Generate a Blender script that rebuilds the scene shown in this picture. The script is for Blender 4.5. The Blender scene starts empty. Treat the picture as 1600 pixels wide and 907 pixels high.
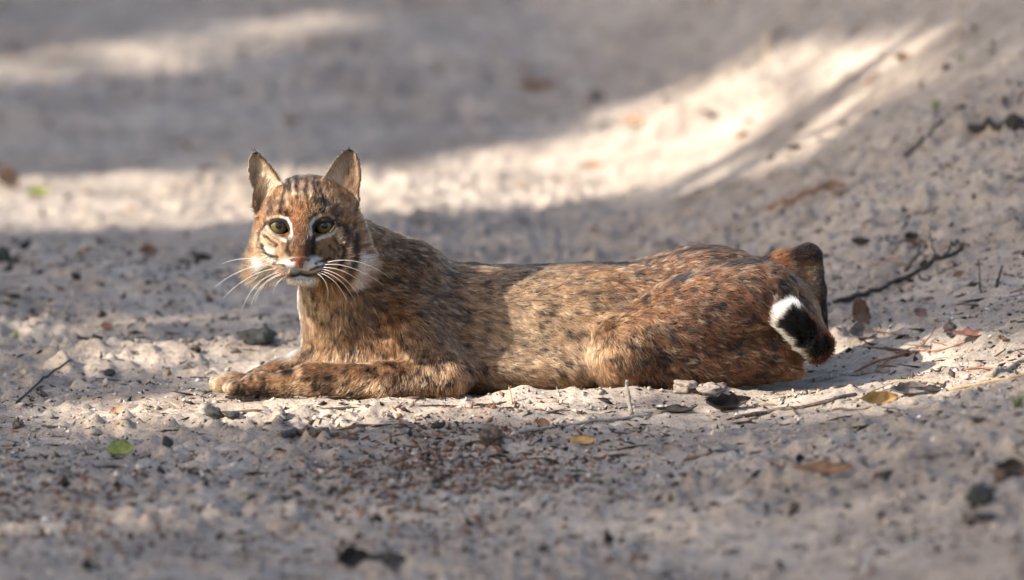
import bpy, math, random
import numpy as np
from mathutils import Vector

# ------------------------------------------------------------------ camera / light / exposure
SC = bpy.context.scene
COL = SC.collection
S = 0.0008                       # metres per photo pixel at the focus distance
DIST = 14.0
PITCH = math.radians(7.0)
TGT = np.array([0.0, 0.0, 0.122])
FWD = np.array([0.0, math.cos(PITCH), -math.sin(PITCH)])
UPV = np.array([0.0, math.sin(PITCH), math.cos(PITCH)])
CAM = TGT - FWD * DIST
cd = bpy.data.cameras.new('camera')
co = bpy.data.objects.new('camera', cd); COL.objects.link(co)
co.location = CAM.tolist()
co.rotation_euler = (math.pi / 2 - PITCH, 0, 0)
cd.sensor_width = 36.0
cd.lens = 36.0 * DIST / (1600 * S)
cd.clip_start = 0.5; cd.clip_end = 2000.0
cd.dof.use_dof = True
cd.dof.focus_distance = DIST - 0.13
cd.dof.aperture_fstop = 4.0
SC.camera = co

SUN_TO = np.array([-0.88, -0.42, 0.60]); SUN_TO /= np.linalg.norm(SUN_TO)
w = bpy.data.worlds.new('World'); SC.world = w; w.use_nodes = True
nt = w.node_tree
sky = nt.nodes.new('ShaderNodeTexSky'); sky.sky_type = 'NISHITA'; sky.sun_disc = False
elev = math.asin(SUN_TO[2])
sky.sun_elevation = elev
sky.sun_rotation = math.atan2(SUN_TO[0], SUN_TO[1])
sky.altitude = 10; sky.air_density = 1.0; sky.dust_density = 3.0; sky.ozone_density = 0.6
nt.links.new(sky.outputs[0], nt.nodes['Background'].inputs[0])
nt.nodes['Background'].inputs[1].default_value = 0.14
sl = bpy.data.lights.new('sun', 'SUN'); sl.energy = 5.0; sl.angle = math.radians(0.53); sl.color = (1.0, 0.93, 0.82)
so = bpy.data.objects.new('sun', sl); COL.objects.link(so)
so.rotation_euler = Vector(SUN_TO.tolist()).to_track_quat('Z', 'Y').to_euler()
so.location = (-6, -5, 8)
SC.view_settings.view_transform = 'Standard'
SC.view_settings.look = 'None'
SC.view_settings.exposure = 1.32
SC.view_settings.gamma = 1.0
SC.render.engine = 'CYCLES'
SC.cycles.max_bounces = 8

# ------------------------------------------------------------------ helpers
rng = np.random.default_rng(7)
random.seed(7)

def P(px, py, Y):
    """photo pixel + distance in depth (world y, metres) -> world point"""
    px = np.asarray(px, float); py = np.asarray(py, float); Y = np.asarray(Y, float)
    k = S / DIST
    a = (px - 800) * k; b = (453.5 - py) * k
    dy = FWD[1] + b * UPV[1]; dz = FWD[2] + b * UPV[2]
    t = (Y - CAM[1]) / dy
    return np.stack([CAM[0] + t * a, Y + 0 * t, CAM[2] + t * dz], -1)

def proj(p):
    """world points -> photo pixels"""
    d = p - CAM
    dep = d @ FWD
    return 800 + d[..., 0] / dep * DIST / S, 453.5 - (d @ UPV) / dep * DIST / S

def sstep(a, b, x):
    t = np.clip((x - a) / (b - a), 0, 1)
    return t * t * (3 - 2 * t)

def hash3(i, j, k, seed):
    h = (i.astype(np.int64) * 374761393 + j.astype(np.int64) * 668265263 + k.astype(np.int64) * 2147483647 + seed * 1274126177) & 0xFFFFFFFF
    h = ((h ^ (h >> 13)) * 1274126177) & 0xFFFFFFFF
    h = ((h ^ (h >> 16)) * 2246822519) & 0xFFFFFFFF
    return ((h ^ (h >> 15)) & 0xFFFFFF) / float(0xFFFFFF) * 2 - 1

def noise3(p, scale, seed=0):
    q = np.asarray(p, float) / scale
    f = np.floor(q); r = q - f; r = r * r * (3 - 2 * r); f = f.astype(np.int64)
    out = 0
    for a in (0, 1):
        wx = r[..., 0] if a else 1 - r[..., 0]
        for b in (0, 1):
            wy = r[..., 1] if b else 1 - r[..., 1]
            for c in (0, 1):
                wz = r[..., 2] if c else 1 - r[..., 2]
                out = out + wx * wy * wz * hash3(f[..., 0] + a, f[..., 1] + b, f[..., 2] + c, seed)
    return out

def noise2(x, y, scale, seed=0):
    qx = x / scale; qy = y / scale
    fx = np.floor(qx); fy = np.floor(qy); rx = qx - fx; ry = qy - fy
    rx = rx * rx * rx * (rx * (rx * 6 - 15) + 10); ry = ry * ry * ry * (ry * (ry * 6 - 15) + 10)
    fx = fx.astype(np.int64); fy = fy.astype(np.int64); z = np.zeros_like(fx)
    g = lambda a, b: hash3(fx + a, fy + b, z, seed)
    return (g(0, 0) * (1 - rx) + g(1, 0) * rx) * (1 - ry) + (g(0, 1) * (1 - rx) + g(1, 1) * rx) * ry

def tag(o, label=None, cat=None, group=None, kind=None):
    if label: o['label'] = label
    if cat: o['category'] = cat
    if group: o['group'] = group
    if kind: o['kind'] = kind
    return o

def link(name, data, parent=None, loc=None):
    o = bpy.data.objects.new(name, data); COL.objects.link(o)
    if parent is not None:
        o.parent = parent
    if loc is not None:
        o.location = loc
    return o

def mesh(name, V, F, mat=None, smooth=True):
    me = bpy.data.meshes.new(name)
    V = np.asarray(V, np.float32)
    if isinstance(F, np.ndarray):
        n = F.shape[1]
        me.vertices.add(len(V)); me.vertices.foreach_set('co', V.ravel())
        me.loops.add(F.size); me.loops.foreach_set('vertex_index', F.astype(np.int32).ravel())
        me.polygons.add(len(F)); me.polygons.foreach_set('loop_start', np.arange(0, F.size, n, dtype=np.int32))
        try:
            me.polygons.foreach_set('loop_total', np.full(len(F), n, np.int32))
        except Exception:
            pass
        me.update(calc_edges=True)
    else:
        me.from_pydata(V.tolist(), [], F)
    if smooth:
        me.polygons.foreach_set('use_smooth', np.ones(len(me.polygons), bool))
    if mat: me.materials.append(mat)
    return me

def new_mat(name):
    m = bpy.data.materials.new(name); m.use_nodes = True
    return m, m.node_tree.nodes, m.node_tree.links, m.node_tree.nodes['Principled BSDF']

def simple_mat(name, c1, c2, scale=60.0, rough=0.8, bump=0.3, coat=0.0, spec=0.3, dist=0.002):
    m, N, L, b = new_mat(name)
    tc = N.new('ShaderNodeTexCoord'); nz = N.new('ShaderNodeTexNoise'); nz.inputs['Scale'].default_value = scale; nz.inputs['Detail'].default_value = 6
    L.new(tc.outputs['Object'], nz.inputs['Vector'])
    r = N.new('ShaderNodeValToRGB'); r.color_ramp.elements[0].color = (*c1, 1); r.color_ramp.elements[1].color = (*c2, 1)
    r.color_ramp.elements[0].position = 0.35; r.color_ramp.elements[1].position = 0.68
    L.new(nz.outputs['Fac'], r.inputs[0]); L.new(r.outputs[0], b.inputs['Base Color'])
    b.inputs['Roughness'].default_value = rough; b.inputs['Specular IOR Level'].default_value = spec
    b.inputs['Coat Weight'].default_value = coat
    if bump:
        bp = N.new('ShaderNodeBump'); bp.inputs['Strength'].default_value = bump; bp.inputs['Distance'].default_value = dist
        L.new(nz.outputs['Fac'], bp.inputs['Height']); L.new(bp.outputs[0], b.inputs['Normal'])
    return m

def attr_mat(name, attr='Col', rough=0.9, spec=0.2):
    m, N, L, b = new_mat(name)
    a = N.new('ShaderNodeAttribute'); a.attribute_name = attr
    L.new(a.outputs['Color'], b.inputs['Base Color'])
    b.inputs['Roughness'].default_value = rough; b.inputs['Specular IOR Level'].default_value = spec
    return m

def set_vcol(me, C, name='Col'):
    a = me.color_attributes.new(name, 'FLOAT_COLOR', 'POINT')
    C4 = np.ones((len(C), 4), np.float32); C4[:, :3] = C
    a.data.foreach_set('color', C4.ravel())

# ------------------------------------------------------------------ ground
def ground_h(x, y):
    x = np.asarray(x, float); y = np.asarray(y, float)
    bank = (0.125 + 0.33 * sstep(0.0, 2.2, y)) * sstep(0.12 - 0.10 * sstep(-0.5, 1.5, y), 1.05, x)
    bank = bank + 0.10 * sstep(1.2, 4.0, x) - 0.02 * sstep(-0.4, -2.5, y)
    bank = bank + 0.22 * sstep(3.0, 8.0, y)
    n = 0.018 * noise2(x, y * 1.2, 0.62, 1) + 0.009 * noise2(x * 0.55, y, 0.16, 2)
    n = n + 0.0052 * noise2(x * 0.8, y, 0.062, 3)
    rgh = 0.6 + 0.8 * sstep(-0.3, 0.4, noise2(x, y, 0.35, 8))
    fine = (0.0046 * noise2(x, y, 0.026, 4) + 0.0032 * noise2(x, y, 0.0125, 5)) * rgh
    clod = np.clip(noise2(x, y, 0.019, 6) - 0.35, 0, 1) * 0.013 * rgh
    # long low ridges left by wheels, running along x
    rut = 0.010 * np.exp(-((y + 0.27 + 0.02 * np.sin(x * 5)) / 0.035) ** 2) * sstep(0.25, -0.1, x)
    rut = rut + 0.013 * np.exp(-((y + 0.98 - 0.06 * x) / 0.10) ** 2) + 0.012 * np.exp(-((y - 0.42 - 0.05 * x) / 0.06) ** 2) * sstep(-0.1, -0.3, x)
    # the hollow that the cat lies in and the sand pushed up along it
    ex = (x - 0.01) / 0.52; ey = (y + 0.015) / 0.22
    rr = np.sqrt(ex * ex + ey * ey)
    flat = sstep(0.85, 1.25, rr)
    mound = 0.012 * np.exp(-((y + 0.135 - 0.12 * (x - 0.05)) / 0.026) ** 2) * sstep(-0.08, 0.02, x) * sstep(0.34, 0.24, x) * (1 + 0.5 * noise2(x, y, 0.05, 9))
    mound = mound + 0.0075 * np.exp(-((y + 0.158 - 0.02 * np.sin(x * 9)) / 0.016) ** 2) * sstep(-0.40, -0.33, x) * sstep(0.0, -0.10, x) * (1 + 0.6 * noise2(x, y, 0.04, 10))
    near = np.exp(-((x / 3.0) ** 2 + ((y - 0.5) / 6.0) ** 2))
    return (bank * (0.25 + 0.75 * flat) + (n + rut) * (0.12 + 0.88 * flat) + (fine + clod) * (0.35 + 0.65 * flat) * near + mound)

def gpt(px, py):
    """where the ray through a photo pixel meets the ground"""
    k = S / DIST
    d = FWD + (px - 800) * k * np.array([1.0, 0, 0]) + (453.5 - py) * k * UPV
    t = 9.0
    for _ in range(4000):
        p = CAM + d * t
        gap = p[2] - float(ground_h(p[0], p[1]))
        if gap < 0.0006: break
        t += max(gap * 1.6, 0.0015)
    return CAM + d * t

def axis_lines(segs):
    out = [segs[0][0]]
    for a, b, s in segs:
        n = max(1, int(round((b - a) / s)))
        out += list(np.linspace(a, b, n + 1)[1:])
    return np.array(out)

def geo_lines(start, end, s0, q=1.25):
    out = []; x = start; s = s0
    while x < end:
        s *= q; x += s; out.append(x)
    return out

xs = axis_lines([(-0.95, -0.72, 0.012), (-0.72, 0.78, 0.0038), (0.78, 1.3, 0.012)])
xs = np.array([-v for v in geo_lines(0.95, 240, 0.014)][::-1] + list(xs) + geo_lines(1.3, 240, 0.014))
ys = axis_lines([(-2.9, -1.2, 0.010), (-1.2, -0.6, 0.007), (-0.6, 0.6, 0.0045), (0.6, 1.6, 0.008), (1.6, 6.5, 0.022)])
ys = np.array([-v for v in geo_lines(2.9, 240, 0.02)][::-1] + list(ys) + geo_lines(6.5, 320, 0.03))
GX, GY = np.meshgrid(xs, ys, indexing='ij')
GZ = ground_h(GX, GY)
nx_, ny_ = GX.shape
idx = np.arange(nx_ * ny_).reshape(nx_, ny_)
quads = np.stack([idx[:-1, :-1], idx[1:, :-1], idx[1:, 1:], idx[:-1, 1:]], -1).reshape(-1, 4)

m, N, L, b = new_mat('sand'); SAND = m
tc = N.new('ShaderNodeTexCoord')
def nz_(scale, detail=5, rough=0.6):
    n = N.new('ShaderNodeTexNoise'); n.inputs['Scale'].default_value = scale; n.inputs['Detail'].default_value = detail; n.inputs['Roughness'].default_value = rough
    L.new(tc.outputs['Object'], n.inputs['Vector']); return n
def ramp_(src, stops):
    r = N.new('ShaderNodeValToRGB'); e = r.color_ramp.elements
    e[0].position, e[0].color = stops[0][0], (*stops[0][1], 1)
    e[1].position, e[1].color = stops[-1][0], (*stops[-1][1], 1)
    for p_, c_ in stops[1:-1]:
        q = e.new(p_); q.color = (*c_, 1)
    L.new(src, r.inputs[0]); return r
def mix_(fac, a, b_, mode='MIX'):
    x = N.new('ShaderNodeMix'); x.data_type = 'RGBA'; x.blend_type = mode
    if isinstance(fac, float): x.inputs[0].default_value = fac
    else: L.new(fac, x.inputs[0])
    for s_, v in ((6, a), (7, b_)):
        if isinstance(v, tuple): x.inputs[s_].default_value = (*v, 1)
        else: L.new(v, x.inputs[s_])
    return x.outputs[2]
big = nz_(3.2, 4); mid = nz_(26, 6, 0.7); fin = nz_(210, 4, 0.7); grit = nz_(620, 3, 0.8)
base = ramp_(mid.outputs['Fac'], [(0.30, (0.225, 0.186, 0.156)), (0.47, (0.38, 0.316, 0.261)), (0.72, (0.50, 0.426, 0.356))])
fine = ramp_(fin.outputs['Fac'], [(0.32, (0.34, 0.31, 0.29)), (0.46, (0.95, 0.95, 0.95)), (0.75, (1.12, 1.12, 1.12))])
c = mix_(0.85, base.outputs[0], fine.outputs[0], 'MULTIPLY')
gr = ramp_(grit.outputs['Fac'], [(0.33, (0.35, 0.3, 0.27)), (0.42, (1, 1, 1)), (0.70, (1.15, 1.15, 1.15))])
c = mix_(0.7, c, gr.outputs[0], 'MULTIPLY')
bg = ramp_(big.outputs['Fac'], [(0.38, (0.72, 0.69, 0.67)), (0.6, (1.05, 1.04, 1.02))])
c = mix_(0.8, c, bg.outputs[0], 'MULTIPLY')
L.new(c, b.inputs['Base Color'])
b.inputs['Roughness'].default_value = 0.95; b.inputs['Specular IOR Level'].default_value = 0.15
bp = N.new('ShaderNodeBump'); bp.inputs['Strength'].default_value = 0.8; bp.inputs['Distance'].default_value = 0.004
L.new(fin.outputs['Fac'], bp.inputs['Height'])
bp2 = N.new('ShaderNodeBump'); bp2.inputs['Strength'].default_value = 0.5; bp2.inputs['Distance'].default_value = 0.0016
L.new(grit.outputs['Fac'], bp2.inputs['Height']); L.new(bp.outputs[0], bp2.inputs['Normal']); L.new(bp2.outputs[0], b.inputs['Normal'])
ground = link('ground', mesh('ground', np.stack([GX, GY, GZ], -1).reshape(-1, 3), quads, SAND))
tag(ground, 'pale grey sandy track with ruts, a rising bank and scattered litter', kind='structure')
FURN = 380000
# ------------------------------------------------------------------ bobcat: one continuous body from a distance field
gx = axis_lines([(-0.42, -0.345, 0.0018), (-0.345, -0.165, 0.0011), (-0.165, 0.43, 0.0024)])
gy = axis_lines([(-0.255, -0.105, 0.0011), (-0.105, 0.20, 0.0026)])
gz = axis_lines([(-0.03, 0.118, 0.0024), (0.118, 0.318, 0.0011)])
FLD = np.full((len(gx), len(gy), len(gz)), 0.06, np.float32)

def block(lo, hi):
    sl_ = []
    for g, a, b_ in ((gx, lo[0], hi[0]), (gy, lo[1], hi[1]), (gz, lo[2], hi[2])):
        i0 = max(0, np.searchsorted(g, a) - 1); i1 = min(len(g), np.searchsorted(g, b_) + 1)
        sl_.append(slice(i0, i1))
    X = gx[sl_[0]].astype(np.float32)[:, None, None]; Yv = gy[sl_[1]].astype(np.float32)[None, :, None]; Zv = gz[sl_[2]].astype(np.float32)[None, None, :]
    return tuple(sl_), X, Yv, Zv

def merge(sl_, d, k, sub=False):
    a = FLD[sl_]
    if sub:
        d = -d
        h = np.clip(0.5 - 0.5 * (d - a) / k, 0, 1)
        FLD[sl_] = d * (1 - h) + a * h + k * h * (1 - h)
    else:
        h = np.clip(0.5 + 0.5 * (a - d) / k, 0, 1)
        FLD[sl_] = a * (1 - h) + d * h - k * h * (1 - h)

def ell(c, r, rot=(0, 0, 0), k=0.02, sub=False):
    """c = (px, py, Y); r = (px, px, metres in depth); rot = degrees about x, y, z"""
    C = P(*c); R = np.array([r[0] * S, r[2], r[1] * S])
    m_ = max(R) + k + 0.006
    sl_, X, Yv, Zv = block(C - m_, C + m_)
    x, y, z = X - C[0], Yv - C[1], Zv - C[2]
    ax, ay, az = [math.radians(v) for v in rot]
    if ay: x, z = x * math.cos(ay) + z * math.sin(ay), -x * math.sin(ay) + z * math.cos(ay)
    if az: x, y = x * math.cos(az) + y * math.sin(az), -x * math.sin(az) + y * math.cos(az)
    if ax: y, z = y * math.cos(ax) + z * math.sin(ax), -y * math.sin(ax) + z * math.cos(ax)
    k0 = np.sqrt((x / R[0]) ** 2 + (y / R[1]) ** 2 + (z / R[2]) ** 2)
    k1 = np.sqrt((x / R[0] ** 2) ** 2 + (y / R[1] ** 2) ** 2 + (z / R[2] ** 2) ** 2)
    merge(sl_, k0 * (k0 - 1) / np.maximum(k1, 1e-6), k, sub)

def cap(a, ra, b_, rb, k=0.02, sub=False):
    A = P(*a); B = P(*b_); ra *= S; rb *= S
    m_ = max(ra, rb) + k + 0.006
    sl_, X, Yv, Zv = block(np.minimum(A, B) - m_, np.maximum(A, B) + m_)
    ab = B - A; x, y, z = X - A[0], Yv - A[1], Zv - A[2]
    t = np.clip((x * ab[0] + y * ab[1] + z * ab[2]) / (ab @ ab), 0, 1)
    d = np.sqrt((x - t * ab[0]) ** 2 + (y - t * ab[1]) ** 2 + (z - t * ab[2]) ** 2) - (ra + (rb - ra) * t)
    merge(sl_, d, k, sub)

# --- torso
ell((690, 506, 0.0), (130, 96, 0.082), k=0.02)
ell((830, 508, 0.0), (160, 92, 0.078), k=0.03)
ell((960, 500, 0.0), (130, 88, 0.076), k=0.03)
ell((1100, 474, 0.008), (125, 89, 0.080), k=0.03)
ell((1205, 500, 0.0), (74, 76, 0.070), k=0.03)
ell((800, 571, -0.02), (250, 44, 0.084), k=0.03)
ell((1085, 556, -0.070), (135, 46, 0.042), k=0.02)
ell((1190, 540, -0.045), (70, 50, 0.045), k=0.02)
# shoulders
ell((636, 446, -0.036), (62, 64, 0.040), rot=(0, -25, 0), k=0.02)
ell((640, 446, 0.040), (58, 60, 0.038), rot=(0, -25, 0), k=0.02)
ell((640, 520, -0.070), (75, 66, 0.036), rot=(0, 20, 0), k=0.02)
# neck and chest
cap((630, 445, -0.01), 66, (520, 385, -0.075), 56, k=0.025)
cap((520, 420, -0.075), 54, (545, 530, -0.035), 72, k=0.025)
ell((560, 562, -0.03), (78, 40, 0.062), k=0.02)
# near foreleg
cap((645, 515, -0.080), 44, (700, 585, -0.105), 30, k=0.015)
cap((700, 590, -0.106), 29, (600, 597, -0.120), 27, k=0.022)
cap((600, 597, -0.120), 27, (490, 593, -0.126), 23, k=0.012)
cap((490, 593, -0.126), 23, (418, 604, -0.126), 17, k=0.01)
ell((404, 594, -0.124), (17, 11, 0.013), k=0.008)
ell((388, 605, -0.126), (28, 14, 0.020), rot=(0, 6, 0), k=0.008)
for i, (tx, ty, tY) in enumerate(((370, 609, -0.141), (364, 608, -0.131), (364, 607, -0.121), (370, 605, -0.112))):
    ell((tx, ty - 1, tY), (14, 12.5, 0.0070), rot=(0, 8, 0), k=0.003)
# far foreleg
cap((560, 560, 0.01), 34, (480, 570, -0.055), 24, k=0.012)
cap((480, 570, -0.055), 24, (400, 594, -0.080), 17, k=0.01)
ell((364, 598, -0.088), (27, 16, 0.018), rot=(0, 5, 0), k=0.008)
for tx, ty, tY in ((347, 603, -0.102), (341, 602, -0.092), (341, 600, -0.082), (347, 599, -0.074)):
    ell((tx, ty - 1, tY), (14, 13.5, 0.0068), rot=(0, 5, 0), k=0.003)
# near hind leg: thigh, knee, shank and foot along the ground
ell((1085, 506, -0.070), (168, 76, 0.050), rot=(0, 24, 0), k=0.010)
ell((984, 552, -0.096), (58, 52, 0.032), rot=(0, 40, 0), k=0.010)
ell((970, 545, -0.080), (40, 48, 0.026), rot=(0, 5, 0), k=0.024)
cap((965, 588, -0.095), 24, (1130, 584, -0.080), 22, k=0.014)
cap((1130, 584, -0.080), 20, (1225, 578, -0.060), 13, k=0.012)
ell((1228, 578, -0.062), (24, 11, 0.016), k=0.008)
# far hind leg, heel raised behind the rump
cap((1130, 470, 0.075), 52, (1225, 425, 0.085), 30, k=0.02)
cap((1225, 424, 0.085), 28, (1262, 402, 0.088), 19, k=0.010)
cap((1264, 402, 0.088), 20, (1272, 455, 0.092), 19, k=0.008)
cap((1272, 455, 0.092), 19, (1280, 535, 0.095), 16, k=0.006)
ell((1284, 545, 0.080), (15, 14, 0.028), k=0.008)
ell((1262, 440, 0.080), (16, 38, 0.010), rot=(0, -8, 0), k=0.006)
# tail, curled round towards the viewer
cap((1258, 516, -0.030), 28, (1278, 542, -0.070), 19, k=0.010)
cap((1278, 540, -0.076), 18, (1253, 516, -0.102), 19, k=0.004)
cap((1253, 516, -0.102), 19, (1230, 494, -0.110), 18, k=0.004)

# --- head
HY = -0.130
ell((481, 338, HY), (72, 62, 0.056), k=0.015)
ell((484, 360, HY - 0.005), (86, 54, 0.052), k=0.012)
ell((434, 388, -0.145), (40, 38, 0.038), k=0.012)
ell((534, 388, -0.140), (42, 42, 0.038), k=0.012)
ell((474, 395, -0.165), (44, 40, 0.036), k=0.012)
cap((474, 322, -0.172), 24, (469, 396, -0.208), 14, k=0.010)       # forehead to nose bridge
ell((447, 333, -0.176), (17, 10, 0.012), rot=(0, -12, 0), k=0.009)  # brows
ell((498, 333, -0.176), (17, 10, 0.012), rot=(0, 12, 0), k=0.009)
ell((451, 417, -0.200), (21, 13, 0.018), rot=(0, 8, 0), k=0.006)    # whisker pads
ell((487, 416, -0.200), (21, 13, 0.018), rot=(0, -8, 0), k=0.006)
ell((469, 406, -0.214), (12, 9, 0.010), k=0.005)
ell((470, 434, -0.190), (21, 10, 0.020), k=0.006)                   # chin
ell((468, 428, -0.222), (38, 0.9, 0.014), k=0.002, sub=True)      # mouth line
ell((469, 420, -0.226), (1.3, 7, 0.012), k=0.002, sub=True)
# cheek pouches carrying the ruff
ell((414, 408, -0.130), (22, 30, 0.020), rot=(0, 15, 0), k=0.012)
ell((556, 412, -0.126), (22, 32, 0.020), rot=(0, -15, 0), k=0.012)

EYES = [(435.5, 353.0, -0.1765, 20, -1), (507.0, 352.5, -0.1745, -18, 1)]
ER = 14.5
def almond(c, a, bb, tilt, sub, k, depth=0.05):
    C = P(*c); m_ = 0.03
    sl_, X, Yv, Zv = block(C - np.array([m_, depth, m_]), C + np.array([m_, 0.0, m_]))
    u = (X - C[0]) / S; v = (Zv - C[2]) / S; t = math.radians(tilt)
    u, v = u * math.cos(t) - v * math.sin(t), u * math.sin(t) + v * math.cos(t)
    R = (a * a + bb * bb) / (2 * bb); o = R - bb
    d = np.maximum(np.sqrt(u * u + (v + o) ** 2), np.sqrt(u * u + (v - o) ** 2)) - R
    d = np.maximum(d * S, (Yv - C[1]))
    merge(sl_, d.astype(np.float32), k, sub)
for ex_, ey_, eY, tilt, sgn in EYES:
    ell((ex_, ey_, eY), (ER + 3.2, ER + 3.2, (ER + 2.6) * S), k=0.006)
    almond((ex_ - sgn * 1.0, ey_ + 2.6, eY), 15.8, 9.0, tilt, True, 0.0012)

# ears: a cupped shell with a traced rim
def poly_sdf(u, v, poly):
    d = np.full(u.shape, 1e9); ins = np.zeros(u.shape, bool)
    n = len(poly)
    for i in range(n):
        ax, ay = poly[i]; bx, by = poly[(i + 1) % n]
        ex, ey = bx - ax, by - ay
        t = np.clip(((u - ax) * ex + (v - ay) * ey) / (ex * ex + ey * ey), 0, 1)
        d = np.minimum(d, np.hypot(u - ax - t * ex, v - ay - t * ey))
        c = ((ay > v) != (by > v)) & (u < (bx - ax) * (v - ay) / (by - ay + 1e-12) + ax)
        ins ^= c
    return np.where(ins, -d, d)

EARS = [dict(poly=[(406, 243), (399, 238), (392, 241), (388, 251), (387, 268), (389, 283), (396, 296), (393, 306), (394, 320), (402, 336), (430, 330), (446, 300), (443, 288), (434, 275), (423, 260), (413, 249)], Y=-0.152),
        dict(poly=[(546, 234), (554, 238), (561, 251), (564, 266), (564, 283), (561, 300), (563, 312), (558, 332), (545, 342), (515, 330), (500, 300), (502, 285), (511, 269), (524, 250), (536, 238)], Y=-0.148)]
def ear_frame(E, px, py):
    d2 = poly_sdf(px, py, E['poly'])
    dep = np.clip(-d2 / 20.0, 0, 1)
    lean = (330 - py) * S * 0.20                                  # the ear leans back as it rises
    return d2, E['Y'] + lean + 0.017 * np.sqrt(np.clip(1 - (1 - dep) ** 2, 0, 1))
for E in EARS:
    pp = np.array(E['poly']); lo = P(pp[:, 0].min() - 12, pp[:, 1].max() + 12, E['Y']); hi = P(pp[:, 0].max() + 12, pp[:, 1].min() - 12, E['Y'])
    sl_, X, Yv, Zv = block(np.array([lo[0], E['Y'] - 0.02, lo[2] - 0.01]), np.array([hi[0], E['Y'] + 0.06, hi[2] + 0.01]))
    gpx, gpy = proj(np.stack(np.broadcast_arrays(X, E['Y'] + 0.01, Zv), -1).astype(float))
    d2, yc = ear_frame(E, gpx, gpy)
    d = np.maximum(np.abs(Yv - yc) * 0.8 - 0.0022, d2 * S)
    merge(sl_, d.astype(np.float32), 0.006)

# --- surface nets
def surface_nets(F, gx, gy, gz):
    s = F < 0
    nx, ny, nz = F.shape
    cnt = np.zeros((nx - 1, ny - 1, nz - 1), np.int8)
    for a in (0, 1):
        for b_ in (0, 1):
            for c in (0, 1):
                cnt += s[a:nx - 1 + a, b_:ny - 1 + b_, c:nz - 1 + c]
    act = (cnt > 0) & (cnt < 8)
    ci = np.argwhere(act)
    vid = np.full(act.shape, -1, np.int32); vid[act] = np.arange(len(ci), dtype=np.int32)
    acc = np.zeros((len(ci), 3)); num = np.zeros(len(ci))
    G = (gx, gy, gz)
    for ax in range(3):
        o1, o2 = [a for a in range(3) if a != ax]
        for a in (0, 1):
            for b_ in (0, 1):
                i0 = ci.copy(); i0[:, o1] += a; i0[:, o2] += b_
                i1 = i0.copy(); i1[:, ax] += 1
                f0 = F[i0[:, 0], i0[:, 1], i0[:, 2]]; f1 = F[i1[:, 0], i1[:, 1], i1[:, 2]]
                mk = (f0 < 0) != (f1 < 0)
                t = f0[mk] / (f0[mk] - f1[mk])
                p = np.empty((mk.sum(), 3))
                p[:, o1] = G[o1][i0[mk, o1]]; p[:, o2] = G[o2][i0[mk, o2]]
                g = G[ax]; p[:, ax] = g[i0[mk, ax]] * (1 - t) + g[i1[mk, ax]] * t
                acc[mk] += p; num[mk] += 1
    V = acc / num[:, None]
    Q = []
    for ax in range(3):
        o1, o2 = (ax + 1) % 3, (ax + 2) % 3
        sa = np.take(s, range(0, s.shape[ax] - 1), ax); sb = np.take(s, range(1, s.shape[ax]), ax)
        e = np.argwhere(sa != sb)
        e = e[(e[:, o1] > 0) & (e[:, o2] > 0) & (e[:, o1] < s.shape[o1] - 1) & (e[:, o2] < s.shape[o2] - 1)]
        def cell(d1, d2):
            q = e.copy(); q[:, o1] -= d1; q[:, o2] -= d2
            return vid[q[:, 0], q[:, 1], q[:, 2]]
        q = np.stack([cell(1, 1), cell(0, 1), cell(0, 0), cell(1, 0)], -1)
        inside_first = s[e[:, 0], e[:, 1], e[:, 2]]
        q[~inside_first] = q[~inside_first][:, ::-1]
        Q.append(q)
    return V, np.concatenate(Q)

BV, BQ = surface_nets(FLD, gx, gy, gz)
del FLD
def laplace(V, Q, it, lam=0.5):
    e = np.concatenate([Q[:, [0, 1]], Q[:, [1, 2]], Q[:, [2, 3]], Q[:, [3, 0]]]); e = np.concatenate([e, e[:, ::-1]])
    deg = np.bincount(e[:, 0], minlength=len(V))
    for _ in range(it):
        acc = np.stack([np.bincount(e[:, 0], V[e[:, 1], j], minlength=len(V)) for j in range(3)], -1)
        V = V + lam * (acc / np.maximum(deg, 1)[:, None] - V)
    return V
BV = laplace(BV, BQ, 2)
def vnormals(V, Q):
    fn = np.cross(V[Q[:, 2]] - V[Q[:, 0]], V[Q[:, 3]] - V[Q[:, 1]])
    vn = np.stack([sum(np.bincount(Q[:, c], fn[:, j], minlength=len(V)) for c in range(4)) for j in range(3)], -1)
    return vn / np.maximum(np.linalg.norm(vn, axis=1, keepdims=True), 1e-12)
BN = vnormals(BV, BQ)

# ------------------------------------------------------------------ coat: colour, length and lie of the fur, all in body space
def seg_d(px, py, pts):
    d = np.full(px.shape, 1e9)
    for (ax, ay), (bx, by) in zip(pts[:-1], pts[1:]):
        ex, ey = bx - ax, by - ay
        t = np.clip(((px - ax) * ex + (py - ay) * ey) / (ex * ex + ey * ey + 1e-9), 0, 1)
        d = np.minimum(d, np.hypot(px - ax - t * ex, py - ay - t * ey))
    return d

def head_mask(p, px, py):
    c = P(483, 352, -0.145)
    d = np.sqrt(((p[:, 0] - c[0]) / 0.083) ** 2 + ((p[:, 1] - c[1]) / 0.085) ** 2 + ((p[:, 2] - c[2]) / 0.098) ** 2)
    return sstep(1.06, 0.94, d)

def ear_info(p, px, py):
    """(inside the ear outline, on its hollow side)"""
    m_ = np.zeros(len(p)); inn = np.zeros(len(p)); rim = np.full(len(p), 99.0)
    for E in EARS:
        d2, yc = ear_frame(E, px, py)
        on = (np.abs(p[:, 1] - yc) < 0.010) & (d2 < 3) & (py < 322)
        m_ = np.where(on, 1.0, m_); inn = np.where(on & (p[:, 1] < yc + 0.0014), 1.0, inn); rim = np.where(on, -d2, rim)
    return m_, inn, rim

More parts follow.
